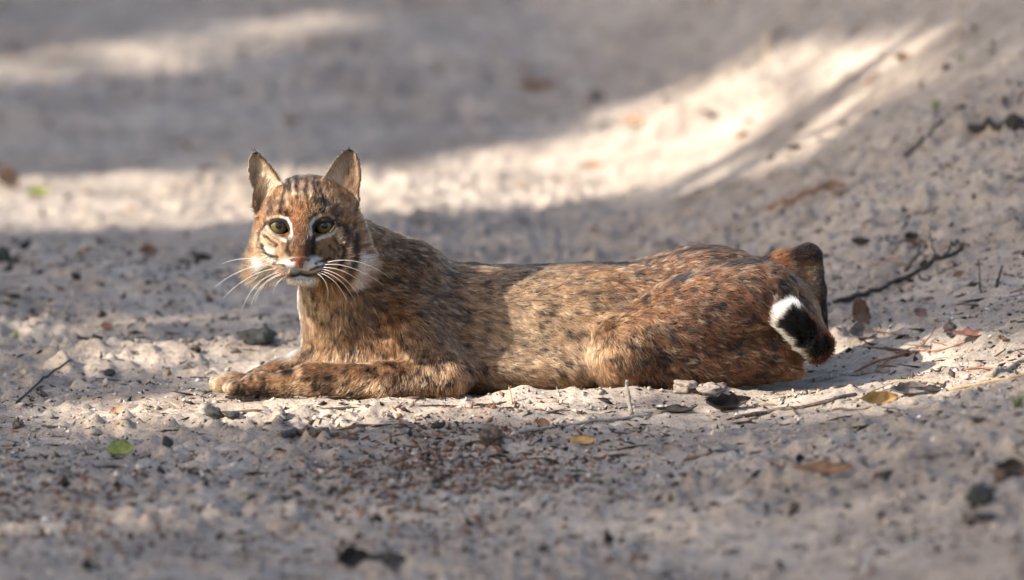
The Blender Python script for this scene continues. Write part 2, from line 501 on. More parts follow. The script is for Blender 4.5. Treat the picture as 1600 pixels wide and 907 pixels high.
TAIL = [P(1280, 543, -0.074), P(1253, 516, -0.102), P(1220, 485, -0.112)]
def tail_info(p):
    best = np.full(len(p), 9.0); tt = np.zeros(len(p)); ax = np.zeros((len(p), 3)); q = np.zeros((len(p), 3))
    for i, (A, B) in enumerate(zip(TAIL[:-1], TAIL[1:])):
        ab = B - A; t = ((p - A) @ ab) / (ab @ ab); tc_ = np.clip(t, 0, 1)
        r = p - A - tc_[:, None] * ab; d = np.linalg.norm(r, axis=1)
        mk = d < best
        best[mk] = d[mk]; tt[mk] = (i + t[mk]) / 2; ax[mk] = ab / np.linalg.norm(ab); q[mk] = r[mk]
    return best, tt, ax, q

LIN = lambda r, g, b_: np.array([((v / 255 + 0.055) / 1.055) ** 2.4 if v > 10 else v / 255 / 12.92 for v in (r, g, b_)])
TAWNY = LIN(104, 66, 34); RUFOUS = LIN(77, 43, 23); DARK = LIN(10, 7, 6); PALE = LIN(174, 142, 110); WHITE = LIN(212, 204, 192); GREYB = LIN(62, 49, 40); BLACK = LIN(5, 4, 4); ORANGE = LIN(126, 70, 32)

FACE = [  # (colour, strength, half-width px, softness px, points)
    (ORANGE, 0.55, 12, 8, [(470, 326), (470, 352)]),
    (RUFOUS, 0.60, 9, 7, [(470, 355), (469, 398)]),
    (GREYB, 0.55, 6, 5, [(478, 372), (482, 398)]),  # shaded right side of the nose bridge, painted into the coat
    (PALE, 0.75, 18, 9, [(416, 378), (424, 402)]), (PALE, 0.35, 20, 12, [(520, 380), (530, 410)]),  # pale cheek fur; the left is stronger, with its sunlight painted in
    (PALE, 0.75, 2.0, 1.6, [(459, 284), (457, 302)]), (PALE, 0.75, 2.0, 1.6, [(472, 282), (470, 312)]), (PALE, 0.7, 2.0, 1.6, [(484, 284), (485, 306)]), (PALE, 0.6, 2, 1.6, [(450, 300), (447, 316)]),
    (BLACK, 0.9, 1.7, 1.6, [(463, 276), (465, 300), (463, 322)]), (BLACK, 0.9, 1.7, 1.6, [(478, 276), (477, 300), (479, 318)]),
    (BLACK, 0.9, 2.0, 1.8, [(452, 278), (453, 296), (448, 312)]), (BLACK, 0.9, 2.0, 1.8, [(491, 278), (491, 300), (494, 316)]),
    (BLACK, 0.95, 3.2, 3, [(440, 312), (437, 328)]), (BLACK, 0.95, 3.6, 3, [(503, 312), (506, 330)]),
    (BLACK, 0.85, 2.0, 2, [(470, 300), (471, 326)]), (BLACK, 0.5, 1.6, 2, [(457, 316), (460, 334)]), (BLACK, 0.5, 1.6, 2, [(484, 312), (481, 334)]),
    (BLACK, 0.9, 1.6, 1.6, [(417, 350), (424, 343), (436, 340), (447, 347), (452, 360)]), (BLACK, 0.9, 1.6, 1.6, [(525, 349), (517, 342), (505, 339), (493, 346), (488, 360)]),
    # white rings round the eyes
    (PALE, 0.75, 1.6, 2.4, [(420, 342), (428, 338), (438, 337)]), (WHITE, 0.9, 1.5, 2.2, [(440, 338), (449, 343)]), (WHITE, 0.95, 1.7, 2.0, [(449, 343), (455, 352), (455, 366), (452, 374)]),
    (WHITE, 0.8, 1.2, 2.0, [(416, 356), (422, 363), (430, 368)]), (WHITE, 0.95, 2.2, 2.0, [(430, 368), (440, 373), (446, 377)]),
    (PALE, 0.75, 1.6, 2.4, [(523, 340), (514, 336), (504, 336)]), (WHITE, 0.9, 1.5, 2.2, [(502, 336), (493, 341)]), (WHITE, 0.95, 1.7, 2.0, [(493, 341), (486, 351), (485, 364), (487, 372)]),
    (WHITE, 0.8, 1.2, 2.0, [(527, 356), (521, 363), (512, 368)]), (WHITE, 0.95, 2.2, 2.0, [(512, 368), (502, 372), (495, 376)]),
    # dark lines running out from the eyes and down the cheeks
    (BLACK, 0.95, 2.2, 2, [(414, 350), (404, 362), (400, 380)]), (BLACK, 0.95, 2.6, 2, [(530, 351), (541, 353), (549, 368), (551, 390)]),
    (BLACK, 0.95, 1.8, 1.6, [(412, 370), (422, 382), (430, 386)]), (BLACK, 0.95, 1.8, 1.6, [(410, 384), (412, 396), (422, 404), (432, 406)]),
    (BLACK, 0.9, 2.2, 2, [(404, 388), (406, 412), (412, 432)]), (BLACK, 0.95, 2.8, 2.4, [(536, 372), (538, 396), (532, 418)]),
    (BLACK, 0.95, 3.0, 2.4, [(556, 372), (558, 402), (548, 436)]), (BLACK, 0.85, 2.2, 2, [(514, 384), (524, 394), (520, 408)]),
    (BLACK, 0.85, 3.2, 2, [(452, 374), (449, 392), (452, 400)]), (BLACK, 0.95, 3.6, 2, [(488, 372), (490, 388), (486, 402)]),
    (PALE, 0.8, 5, 4, [(418, 374), (426, 378)]), (WHITE, 0.75, 4, 3, [(415, 389), (424, 393)]), (WHITE, 0.7, 4, 3, [(418, 402), (428, 409)]), (PALE, 0.7, 5, 4, [(532, 362), (534, 376)]), (PALE, 0.7, 4, 3, [(528, 398), (522, 414)]), (PALE, 0.6, 4, 4, [(546, 384), (546, 410)]),
    (BLACK, 0.95, 2.0, 1.5, [(409, 367), (420, 374), (432, 384)]), (BLACK, 0.95, 2.2, 1.5, [(407, 380), (412, 394), (424, 400), (434, 402)]), (BLACK, 0.9, 2.4, 2, [(402, 372), (400, 396), (406, 420)]),
    (BLACK, 0.95, 2.6, 1.8, [(522, 372), (530, 384), (528, 400)]), (BLACK, 0.95, 3.2, 2, [(540, 356), (543, 378), (538, 404), (528, 424)]), (BLACK, 0.95, 3.4, 2, [(558, 366), (560, 396), (550, 430), (540, 446)]),
    (BLACK, 0.95, 2.0, 1.6, [(446, 286), (443, 302), (436, 318)]), (BLACK, 0.95, 2.0, 1.6, [(498, 286), (501, 302), (508, 320)]), (DARK, 0.7, 6, 4, [(515, 318), (530, 330)]), (DARK, 0.6, 5, 4, [(424, 320), (416, 332)]),
    # muzzle
    (WHITE, 0.95, 10, 5, [(447, 417), (462, 417)]), (WHITE, 0.95, 10, 5, [(478, 415), (494, 413)]),
    (WHITE, 0.85, 9, 5, [(456, 440), (484, 440)]),
    (BLACK, 0.95, 2.4, 1.5, [(426, 413), (436, 414), (445, 417)]), (BLACK, 0.95, 2.2, 1.5, [(428, 421), (440, 423), (454, 424)]),
    (BLACK, 0.95, 2.6, 1.5, [(494, 413), (504, 409), (514, 405)]), (BLACK, 0.95, 2.2, 1.5, [(486, 422), (498, 419), (512, 416)]),
    (BLACK, 0.9, 2.2, 1.5, [(434, 428), (448, 430), (459, 432), (469, 428), (480, 431), (494, 430), (508, 422)]),
    (WHITE, 0.8, 9, 8, [(398, 414), (400, 440)]), (WHITE, 0.85, 7, 6, [(574, 402), (572, 428), (560, 452)]), (WHITE, 0.7, 8, 6, [(418, 436), (432, 448)]),
]

def coat(p, px, py, nrm, flags=None):
    n1 = noise3(p, 0.030, 11); n2 = noise3(p, 0.011, 12); n3 = noise3(p, 0.0045, 13)
    C = np.empty((len(p), 3)); C[:] = TAWNY
    def mixc(col, a):
        a = np.clip(a, 0, 1)[:, None]; C[:] = C * (1 - a) + col * a
    # paler flank and chest, redder back and rump, spotted all over
    mixc(PALE, 0.85 * np.exp(-((px - 835) / 100) ** 2 - ((py - 520) / 75) ** 2))
    mixc(PALE, 0.6 * np.exp(-((px - 500) / 60) ** 2 - ((py - 500) / 50) ** 2))
    mixc(RUFOUS, 0.85 * sstep(940, 1080, px)); mixc(ORANGE, 0.2 * sstep(545, 565, py) * sstep(700, 640, px)); mixc(PALE, 0.28 * sstep(545, 565, py) * sstep(720, 640, px))
    mixc(RUFOUS, 0.55 * sstep(440, 395, py) * sstep(560, 620, px))
    mixc(GREYB, 0.45 * np.exp(-((px - 680) / 80) ** 2 - ((py - 480) / 90) ** 2))
    pa = p * np.where(px[:, None] > 570, np.array([0.42, 1.0, 1.0]), np.array([1.0, 1.0, 0.55]))
    st1 = noise3(pa, 0.0038, 14); st2 = noise3(pa, 0.0032, 15)
    mixc(DARK, np.clip(0.30 + 0.16 * n2 + 0.14 * n1 + 0.75 * st1 + 0.35 * st2, 0, 0.92))
    mixc(PALE, np.clip(0.85 * noise3(pa, 0.0030, 16) + 0.2 * n3 - 0.10, 0, 0.7) * (1 - 0.55 * sstep(940, 1080, px)))
    sp = noise3(p * np.array([1.0, 1.0, 1.15]), 0.0105, 21) + 0.35 * noise3(p, 0.005, 22)
    spot = sstep(0.48, 0.66, sp)
    low = sstep(530, 590, py); leg = np.clip(sstep(520, 545, py) * sstep(720, 660, px), 0, 1)
    mixc(DARK, spot * (0.60 + 0.35 * np.maximum(np.maximum(low, leg), sstep(930, 1020, px))))
    sp2 = noise3(p * np.array([0.6, 1.0, 1.0]), 0.0062, 25)
    mixc(DARK, 0.5 * sstep(0.40, 0.62, sp2) * np.maximum(sstep(900, 960, px), sstep(770, 700, px) * sstep(560, 620, px))); mixc(PALE, 0.5 * sstep(0.55, 0.75, noise3(pa, 0.0034, 26)) * sstep(940, 1000, px))
    # dark lines along the spine
    back = sstep(0.35, 0.85, nrm[:, 2]) * sstep(700, 740, px) * sstep(1290, 1230, px)
    mixc(DARK, 0.95 * back * sstep(0.1, 0.6, np.sin(p[:, 1] / 0.0125 + 1.2 + 0.8 * noise3(p, 0.06, 23))) * sstep(-0.45, 0.0, noise3(p * np.array([0.35, 1, 1]), 0.02, 24)))
    # pale underside, dark soles
    bib = np.exp(-((px - 447) / 16) ** 2) * sstep(440, 460, py) * sstep(575, 545, py)
    mixc(WHITE, 0.85 * bib)
    far = (p[:, 1] > 0.045) & (px > 1205)
    farw = sstep(0.035, 0.055, p[:, 1]); wq = 5 * n2
    mixc(ORANGE, 0.6 * farw * sstep(1200, 1215, px) * sstep(1250, 1232, px + wq) * sstep(432, 418, py + wq))
    mixc(PALE, 0.4 * farw * sstep(1232, 1246, px + wq) * sstep(1290, 1276, px + wq) * sstep(404, 422, py + wq))
    mixc(DARK, 0.6 * farw * sstep(1228, 1244, px + wq) * sstep(420, 402, py + wq)); mixc(DARK, 0.8 * farw * sstep(1276, 1290, px + wq))
    for pts_ in ([(353, 594), (351, 613)], [(341, 592), (338, 608)], [(374, 602), (369, 617)]):
        mixc(DARK, 0.8 * sstep(3.0, 1.0, seg_d(px, py, pts_)))  # toe creases: shade between the toes painted as dark strokes
    paw = (px < 380) & (py > 575)
    mixc(PALE, 0.65 * sstep(368, 345, px) * (py > 575)); mixc(DARK, 0.8 * sstep(600, 612, py) * sstep(345, 362, px) * sstep(440, 415, px))
    # head
    hm = head_mask(p, px, py) if flags is None else flags[4]
    H = np.empty((len(p), 3)); H[:] = LIN(108, 72, 42)
    def mixh(col, a):
        a = np.clip(a, 0, 1)[:, None]; H[:] = H * (1 - a) + col * a
    mixh(DARK, np.clip(0.30 + 0.7 * n3 + 0.35 * n2 + 0.5 * noise3(p, 0.0028, 36), 0, 0.85)); mixh(PALE, np.clip(0.6 * noise3(p, 0.0042, 35) - 0.05, 0, 0.5))
    wob = 2.2 * n2 + 1.2 * n3; wob2 = 2.2 * noise3(p, 0.012, 31)
    brk = np.clip(1.0 + 0.55 * noise3(p, 0.006, 37), 0.55, 1)
    for col, st, hw, so_, pts in FACE:
        d = seg_d(px + wob, py + wob2, pts)
        mixh(col, st * (1.0 if hw > 5 else brk) * sstep(hw * 1.15 + so_, max(hw * 1.1 - so_, 0.0), d))
    C[:] = C * (1 - hm[:, None]) + H * hm[:, None]
    # ears
    em, inn, rim = ear_info(p, px, py) if flags is None else flags[:3]
    I = np.empty((len(p), 3)); I[:] = LIN(196, 168, 138)
    deep = np.maximum(np.exp(-((px - 399) / 8) ** 2 - ((py - 276) / 24) ** 2), np.exp(-((px - 549) / 16) ** 2 - ((py - 277) / 40) ** 2))
    deep = np.clip(np.maximum(deep, 0.9 * np.exp(-((px - 404) / 12) ** 2 - ((py - 310) / 10) ** 2) ), 0, 1)[:, None]
    I[:] = I * (1 - deep * 0.85) + LIN(60, 28, 19) * deep * 0.85  # reddish ear hollows, with their shade painted into the colour
    edge = np.maximum(sstep(6, 2, rim) * (((px > 405) & (px < 470)) | (px > 556)), 0)[:, None]
    I[:] = I * (1 - 0.85 * edge) + BLACK * 0.85 * edge
    O = np.empty((len(p), 3)); O[:] = BLACK * 1.5
    E_ = np.where(inn[:, None] > 0.5, I, O)
    C[:] = np.where(em[:, None] > 0.5, E_, C)
    # tail: white below and at the tip, black above
    d, t, ax, q = tail_info(p)
    tl = (d < 0.0185) & (p[:, 1] < -0.066) & (px > 1211) if flags is None else flags[3]
    side = (q @ np.array([0.68, 0.0, 0.73])) / np.maximum(d, 1e-6)
    T = np.empty((len(p), 3)); T[:] = RUFOUS
    wb = noise3(p, 0.006, 33) * 0.18
    blk = (sstep(0.02, 0.10, t + wb * 0.3) * sstep(1.03, 0.97, t + wb * 0.2)) * sstep(-0.90, -0.68, side + wb) * sstep(0.95, 0.80, side + wb) * (1 - 0.75 * np.exp(-((t - 0.36) / 0.025) ** 2))
    wht = np.maximum(sstep(-0.1, -0.35, side + wb) * sstep(0.0, 0.15, t), np.maximum(sstep(0.97, 1.02, t), sstep(0.7, 0.9, side) * sstep(0.75, 0.9, t)))
    T[:] = T * (1 - wht[:, None]) + WHITE * wht[:, None]
    T[:] = T * (1 - blk[:, None]) + BLACK * 0.6 * blk[:, None]
    C[:] = np.where(tl[:, None], T, C)
    return np.clip(C, 0.004, 0.9), hm, em, inn, tl, rim

# lie of the fur: guide points (px, py, Y, direction right, up, away)
GUIDE = np.array([
    (560, 400, -0.06, 0.7, -0.6, 0.2), (500, 480, -0.12, -0.1, -1, 0.1), (460, 520, -0.09, -0.2, -1, 0.1), (560, 520, -0.11, 0.5, -0.85, 0), (620, 440, -0.08, 0.9, -0.5, 0), (650, 380, -0.03, 1, -0.1, 0),
    (700, 480, -0.09, 0.9, -0.5, 0), (760, 430, -0.07, 1, -0.2, 0), (800, 520, -0.09, 0.95, -0.35, 0), (900, 450, -0.08, 1, -0.15, 0), (880, 560, -0.09, 0.9, -0.45, 0), (780, 590, -0.08, 0.8, -0.5, 0),
    (700, 590, -0.13, 0.2, -0.9, 0), (620, 590, -0.14, -0.45, -0.8, 0), (540, 585, -0.14, -0.75, -0.55, 0), (450, 592, -0.14, -0.95, -0.25, 0), (380, 600, -0.14, -1, -0.1, 0), (345, 597, -0.10, -1, -0.1, 0),
    (960, 480, -0.10, 0.8, -0.6, 0), (940, 560, -0.10, 0.15, -1, 0), (1000, 580, -0.11, 0.5, -0.8, 0), (1050, 480, -0.10, 0.9, -0.4, 0), (1120, 540, -0.10, 0.9, -0.4, 0), (1100, 400, -0.05, 1, -0.1, 0), (1200, 460, -0.08, 0.85, -0.5, 0),
    (1200, 560, -0.08, 0.8, -0.5, 0), (1270, 480, -0.02, 0.4, -0.9, 0.1), (1250, 430, 0.08, 0.7, 0.4, 0), (1280, 480, 0.08, 0.1, -1, 0),
    (700, 480, 0.09, 0.9, -0.5, 0), (900, 500, 0.09, 1, -0.4, 0), (1100, 500, 0.10, 0.9, -0.5, 0), (560, 500, 0.05, 0.3, -0.9, 0), (620, 440, 0.06, 0.9, -0.5, 0)], float)
GPOS = P(GUIDE[:, 0], GUIDE[:, 1], GUIDE[:, 2]); GDIR = GUIDE[:, [3, 5, 4]]
NOSE = P(469, 408, -0.214)

def make_fur(N):
    tri = np.concatenate([BQ[:, [0, 1, 2]], BQ[:, [0, 2, 3]]])
    a = BV[tri[:, 0]]; e1 = BV[tri[:, 1]] - a; e2 = BV[tri[:, 2]] - a
    area = np.linalg.norm(np.cross(e1, e2), axis=1) * 0.5
    cen = a + (e1 + e2) / 3
    cpx, cpy = proj(cen)
    den = np.where((cpx < 590) & (cpy < 470), 2.6, 1.0) * np.where(cen[:, 1] > 0.03, 0.55, 1.0)
    den *= np.where(cen[:, 2] < 0.004, 0.25, 1.0)
    den *= np.where((cpx > 1195) & (cen[:, 1] < -0.06), 2.0, 1.0)
    wgt = area * den; cdf = np.cumsum(wgt); cdf /= cdf[-1]
    ti = np.searchsorted(cdf, rng.random(N)); ti = np.minimum(ti, len(tri) - 1)
    u = rng.random(N); v = rng.random(N); fl = u + v > 1; u[fl] = 1 - u[fl]; v[fl] = 1 - v[fl]
    w0 = 1 - u - v; T = tri[ti]
    p = BV[T[:, 0]] * w0[:, None] + BV[T[:, 1]] * u[:, None] + BV[T[:, 2]] * v[:, None]
    n = BN[T[:, 0]] * w0[:, None] + BN[T[:, 1]] * u[:, None] + BN[T[:, 2]] * v[:, None]
    n /= np.linalg.norm(n, axis=1, keepdims=True)
    px, py = proj(p)
    # bare: eyes, nose leather, inside of the mouth
    keep = np.ones(N, bool)
    for ex_, ey_, eY, tilt, sgn in EYES:
        uu = px - (ex_ - sgn); vv = -(py - ey_ - 1.0); t = math.radians(tilt)
        uu, vv = uu * math.cos(t) - vv * math.sin(t), uu * math.sin(t) + vv * math.cos(t)
        ed = np.hypot(uu / 16.2, vv / 9.6)
        keep &= ~((ed < 1.0) & (p[:, 1] < -0.15))
    keep &= ~((np.abs(px - 468.5) < 15.5 - np.clip(py - 408, 0, 12) * 0.9) & (py > 402) & (py < 421) & (p[:, 1] < -0.18))
    p, n, px, py = p[keep], n[keep], px[keep], py[keep]
    C, hm, em, inn, tl, rim = coat(p, px, py, n)
    # direction
    D = np.zeros_like(p); W = np.zeros(len(p))
    for g, d in zip(GPOS, GDIR):
        wg = np.exp(-((p - g) ** 2).sum(1) / (2 * 0.032 ** 2)) + 1e-9
        D += wg[:, None] * d; W += wg
    D /= np.maximum(np.linalg.norm(D, axis=1, keepdims=True), 1e-9)
    away = p - NOSE; away /= np.linalg.norm(away, axis=1, keepdims=True); away[:, 1] += 0.35
    up_f = sstep(345, 300, py)[:, None]; away = away * (1 - 0.3 * up_f) + np.array([0, 0.2, 0.3]) * up_f
    D = D * (1 - hm[:, None]) + away * hm[:, None]
    d_, t_, ax_, q_ = tail_info(p)
    D = np.where(tl[:, None], ax_, D)
    ex = np.where(px < 483, 1.0, -1.0)
    De = np.stack([ex * 0.5, np.zeros(len(p)), np.full(len(p), 0.8)], -1); De = np.where((inn > 0.5)[:, None], np.stack([-ex * -0.2, np.full(len(p), -0.5), np.full(len(p), 0.8)], -1), De)
    D = np.where((em > 0.5)[:, None], De, D)
    jit = np.stack([noise3(p, 0.012, 41 + j) * 0.34 + noise3(p, 0.005, 51 + j) * 0.30 for j in range(3)], -1) + rng.normal(0, 0.14, p.shape)
    jit *= (1 - 0.45 * hm)[:, None]
    D = D + jit
    D -= (D * n).sum(1, keepdims=True) * n
    D /= np.maximum(np.linalg.norm(D, axis=1, keepdims=True), 1e-6)
    # length
    Ln = np.full(len(p), 0.0130)
    Ln *= 1 - 0.45 * sstep(470, 380, px) * sstep(560, 580, py)
    Ln = Ln * (1 - 0.12 * np.clip(sstep(540, 560, py) * sstep(720, 680, px), 0, 1))
    fd = np.hypot((px - 470) / 60, (py - 385) / 60)
    Lh = 0.0036 + 0.0055 * sstep(0.55, 1.35, fd)
    ruff = np.exp(-((px - 402) / 18) ** 2 - ((py - 420) / 24) ** 2) + np.exp(-((px - 566) / 20) ** 2 - ((py - 420) / 30) ** 2) + 0.8 * np.exp(-((px - 428) / 18) ** 2 - ((py - 438) / 14) ** 2) + 0.8 * np.exp(-((px - 524) / 22) ** 2 - ((py - 440) / 16) ** 2)
    Lh = Lh + 0.020 * np.clip(ruff, 0, 1)
    for ex_, ey_, eY, tilt, sgn in EYES:
        Lh *= 0.45 + 0.55 * sstep(16, 30, np.hypot(px - ex_, (py - ey_) * 1.2))
    Lh *= 0.5 + 0.5 * sstep(18, 40, np.hypot(px - 469, (py - 410) * 1.2))
    Ln = Ln * (1 - hm) + Lh * hm
    Ln = np.where(em > 0.5, np.where(inn > 0.5, 0.0022 + 0.014 * (rng.random(len(p)) < 0.35) * sstep(3, 8, rim) * sstep(40, 8, rim) * sstep(240, 262, py), 0.0026), Ln)
    Ln = np.where(tl, 0.0150 - 0.003 * sstep(0.85, 1.0, t_), Ln)
    far = (p[:, 1] > 0.045) & (px > 1236); Ln = np.where(far, 0.006, Ln)
    Ln *= rng.uniform(0.55, 1.15, len(p)) * (1 + 0.25 * noise3(p, 0.014, 61))
    Ln = np.where(p[:, 2] < 0.012, Ln * 0.7, Ln)
    lift = np.full(len(p), 0.36); lift = np.where(hm > 0.5, 0.45 + 0.25 * np.clip(ruff, 0, 1), lift); lift = np.where(tl, 0.95, lift)
    lift = lift * (1 + 0.5 * noise3(p, 0.010, 62)) + rng.normal(0, 0.08, len(p))
    lift = np.clip(lift, 0.12, 1.2)
    K = 5; s = np.linspace(0, 1, K)
    pts = np.empty((len(p), K, 3), np.float32)
    side = np.cross(n, D); bend = rng.normal(0, 0.10, len(p))
    for i, si in enumerate(s):
        nn = lift * (si - 0.42 * si * si)
        pts[:, i] = p - n * 0.0008 + (D * (si * np.sqrt(np.clip(1 - lift ** 2 * 0.35, 0.2, 1)))[:, None] + n * nn[:, None] + side * (bend * si * si)[:, None]) * Ln[:, None]
    gz_ = np.float32(0.0); pts[:, :, 2] = np.maximum(pts[:, :, 2], -0.004)
    rad0 = np.where(hm > 0.5, 0.00022, 0.00027) * rng.uniform(0.7, 1.3, len(p)); rad0 = np.where(em > 0.5, 0.00018, rad0)
    rad = (rad0[:, None] * np.array([1.0, 1.0, 0.85, 0.6, 0.12])).astype(np.float32)
    # the pattern shows at the outer part of each hair, so it is read there
    vis = pts[:, 3].astype(float); vx, vy = proj(vis)
    C = coat(vis, vx, vy, n, (em, inn, rim, tl, hm))[0]
    # agouti banding: dark root, coloured middle, tip sometimes dark or pale
    tipv = rng.random(len(p))
    tip = C.copy(); mk = (tipv < 0.20) & (em < 0.5); tip[mk] *= 0.30; mk = tipv > 0.80; tip[mk] = tip[mk] * 0.55 + PALE * 0.55 * np.clip((C[mk].mean(1, keepdims=True) - 0.012) * 12, 0, 1)
    var = np.exp(rng.normal(0, 0.30, len(p)))[:, None]
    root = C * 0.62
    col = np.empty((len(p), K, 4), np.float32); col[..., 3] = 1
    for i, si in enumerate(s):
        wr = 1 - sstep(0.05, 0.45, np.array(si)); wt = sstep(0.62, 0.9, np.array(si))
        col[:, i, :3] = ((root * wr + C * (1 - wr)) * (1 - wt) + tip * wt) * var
    return pts, rad, np.clip(col, 0.003, 0.9)

BASE = np.array([0.03, 0.0, 0.0])
cat = link('bobcat', None, loc=BASE.tolist())
tag(cat, 'spotted tawny bobcat lying on the sand with its head turned', 'bobcat')
off = (-BASE).tolist()
bpx, bpy_ = proj(BV)
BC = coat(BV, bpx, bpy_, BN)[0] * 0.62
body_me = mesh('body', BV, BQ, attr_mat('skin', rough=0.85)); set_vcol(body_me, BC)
# dark rims of the eyes and bare skin of the mouth are coloured on the body itself
lidm = np.zeros(len(BV))
for ex_, ey_, eY, tilt, sgn in EYES:
    uu = bpx - (ex_ - sgn); vv = -(bpy_ - ey_ - 1.0); t = math.radians(tilt)
    uu, vv = uu * math.cos(t) - vv * math.sin(t), uu * math.sin(t) + vv * math.cos(t)
    lidm = np.maximum(lidm, sstep(1.12, 1.02, np.hypot(uu / 16.2, vv / 9.6)) * (BV[:, 1] < -0.14))
BC = BC * (1 - lidm[:, None]) + np.array([0.012, 0.009, 0.008]) * lidm[:, None]
C4 = np.ones((len(BC), 4), np.float32); C4[:, :3] = BC; body_me.color_attributes['Col'].data.foreach_set('color', C4.ravel())
body = link('body', body_me, cat, off)

hm_, N, L, b = new_mat('fur')
for nd in list(N):
    if nd.type == 'BSDF_PRINCIPLED': N.remove(nd)
hb = N.new('ShaderNodeBsdfHairPrincipled'); hb.model = 'CHIANG'; hb.parametrization = 'COLOR'
at = N.new('ShaderNodeAttribute'); at.attribute_name = 'Col'
L.new(at.outputs['Color'], hb.inputs['Color'])
hb.inputs['Roughness'].default_value = 0.42; hb.inputs['Radial Roughness'].default_value = 0.7; hb.inputs['Coat'].default_value = 0.0
hb.inputs['IOR'].default_value = 1.42
hb.inputs['Random Roughness'].default_value = 0.2
L.new(hb.outputs[0], N['Material Output'].inputs['Surface'])
pts, rad, col = make_fur(FURN)
hc = bpy.data.hair_curves.new('fur'); hc.add_curves([pts.shape[1]] * len(pts))
hc.attributes['position'].data.foreach_set('vector', pts.ravel())
ra = hc.attributes.get('radius') or hc.attributes.new('radius', 'FLOAT', 'POINT'); ra.data.foreach_set('value', rad.ravel())
ca = hc.attributes.new('Col', 'FLOAT_COLOR', 'POINT'); ca.data.foreach_set('color', col.ravel())
hc.materials.append(hm_)
fur = link('fur', hc, cat, off)
print('fur strands', len(pts), 'body quads', len(BQ))

# --- eyes, nose, whiskers
def cap_mesh(c, r, ang, mat, name, axis, parent, n=24, rings=8):
    """a cap of a sphere round axis"""
    ax = np.array(axis, float); ax /= np.linalg.norm(ax)
    t1 = np.cross(ax, [0, 0, 1.0]); t1 /= np.linalg.norm(t1); t2 = np.cross(ax, t1)
    V = [c + ax * r]; F = []
    for i in range(1, rings + 1):
        th = ang * i / rings
        for j in range(n):
            ph = 2 * math.pi * j / n
            V.append(c + r * (math.cos(th) * ax + math.sin(th) * (math.cos(ph) * t1 + math.sin(ph) * t2)))
    for j in range(n): F.append((0, 1 + j, 1 + (j + 1) % n))
    for i in range(rings - 1):
        for j in range(n):
            a = 1 + i * n + j; b2 = 1 + i * n + (j + 1) % n
            F.append((a, a + n, b2 + n, b2))
    return link(name, mesh(name, np.array(V), F, mat), parent)

eye_dark = simple_mat('eye_dark', (0.010, 0.008, 0.006), (0.014, 0.010, 0.008), rough=0.06, bump=0, spec=0.25)
iris_mat = simple_mat('iris', (0.060, 0.050, 0.018), (0.125, 0.102, 0.040), scale=900, rough=0.06, bump=0, spec=0.25)
for ex_, ey_, eY, tilt, sgn in EYES:
    c = P(ex_, ey_, eY); look = CAM - c; look /= np.linalg.norm(look)
    ev = cap_mesh(c, ER * S, math.pi * 0.98, eye_dark, 'eye', look, cat, rings=14); ev.location = off
    cap_mesh(c, ER * S + 0.00025, 1.05, iris_mat, 'iris', look, ev)
    cap_mesh(c, ER * S + 0.0005, 0.36, eye_dark, 'pupil', look, ev)

nose_mat = simple_mat('nose_leather', (0.13, 0.038, 0.022), (0.22, 0.068, 0.042), scale=700, rough=0.45, bump=0.5, dist=0.0006, spec=0.5)
NV = []; NF = []
nu, nv = 15, 9
for j in range(nv):
    tv = j / (nv - 1); hw = 15.0 * (1 - tv) ** 0.75 + 2.0; yv = 402.5 + 17 * tv
    for i in range(nu):
        tu = i / (nu - 1) * 2 - 1
        bul = math.cos(tu * 1.45) ** 0.6 * 0.006 * (0.55 + 0.45 * math.sin(math.pi * min(1, tv + 0.25)))
        dent = 0.0016 * math.exp(-(tu / 0.12) ** 2) * sstep(0.2, 0.6, np.array(tv)) + 0.003 * math.exp(-((abs(tu) - 0.68) / 0.16) ** 2 - ((tv - 0.38) / 0.16) ** 2)
        NV.append(P(468.5 + tu * hw, yv + 3.0 * tu * tu * (1 - tv), -0.2270 + 0.009 * tu * tu + 0.006 * tv - bul + dent + 0.0035))
for j in range(nv - 1):
    for i in range(nu - 1):
        a = j * nu + i; NF.append((a, a + nu, a + nu + 1, a + 1))
link('nose', mesh('nose', np.array(NV), NF, nose_mat), cat, off)

def tube(pts, radii, n=6, capend=True):
    pts = np.asarray(pts, float); V = []; F = []
    t = np.gradient(pts, axis=0); t /= np.maximum(np.linalg.norm(t, axis=1, keepdims=True), 1e-9)
    ref = np.array([0.13, 0.31, 0.94])
    for i, (p_, tt) in enumerate(zip(pts, t)):
        a = np.cross(tt, ref); a /= max(np.linalg.norm(a), 1e-6); c = np.cross(tt, a)
        for j in range(n):
            ph = 2 * math.pi * j / n
            V.append(p_ + radii[i] * (math.cos(ph) * a + math.sin(ph) * c))
    for i in range(len(pts) - 1):
        for j in range(n):
            a = i * n + j; b2 = i * n + (j + 1) % n
            F.append((a, b2, b2 + n, a + n))
    if capend:
        F.append(tuple(range(n))[::-1]); F.append(tuple((len(pts) - 1) * n + j for j in range(n)))
    return V, F

def bez(a, b_, c, n=12):
    a, b_, c = map(np.asarray, (a, b_, c)); t = np.linspace(0, 1, n)[:, None]
    return a * (1 - t) ** 2 + 2 * b_ * t * (1 - t) + c * t * t

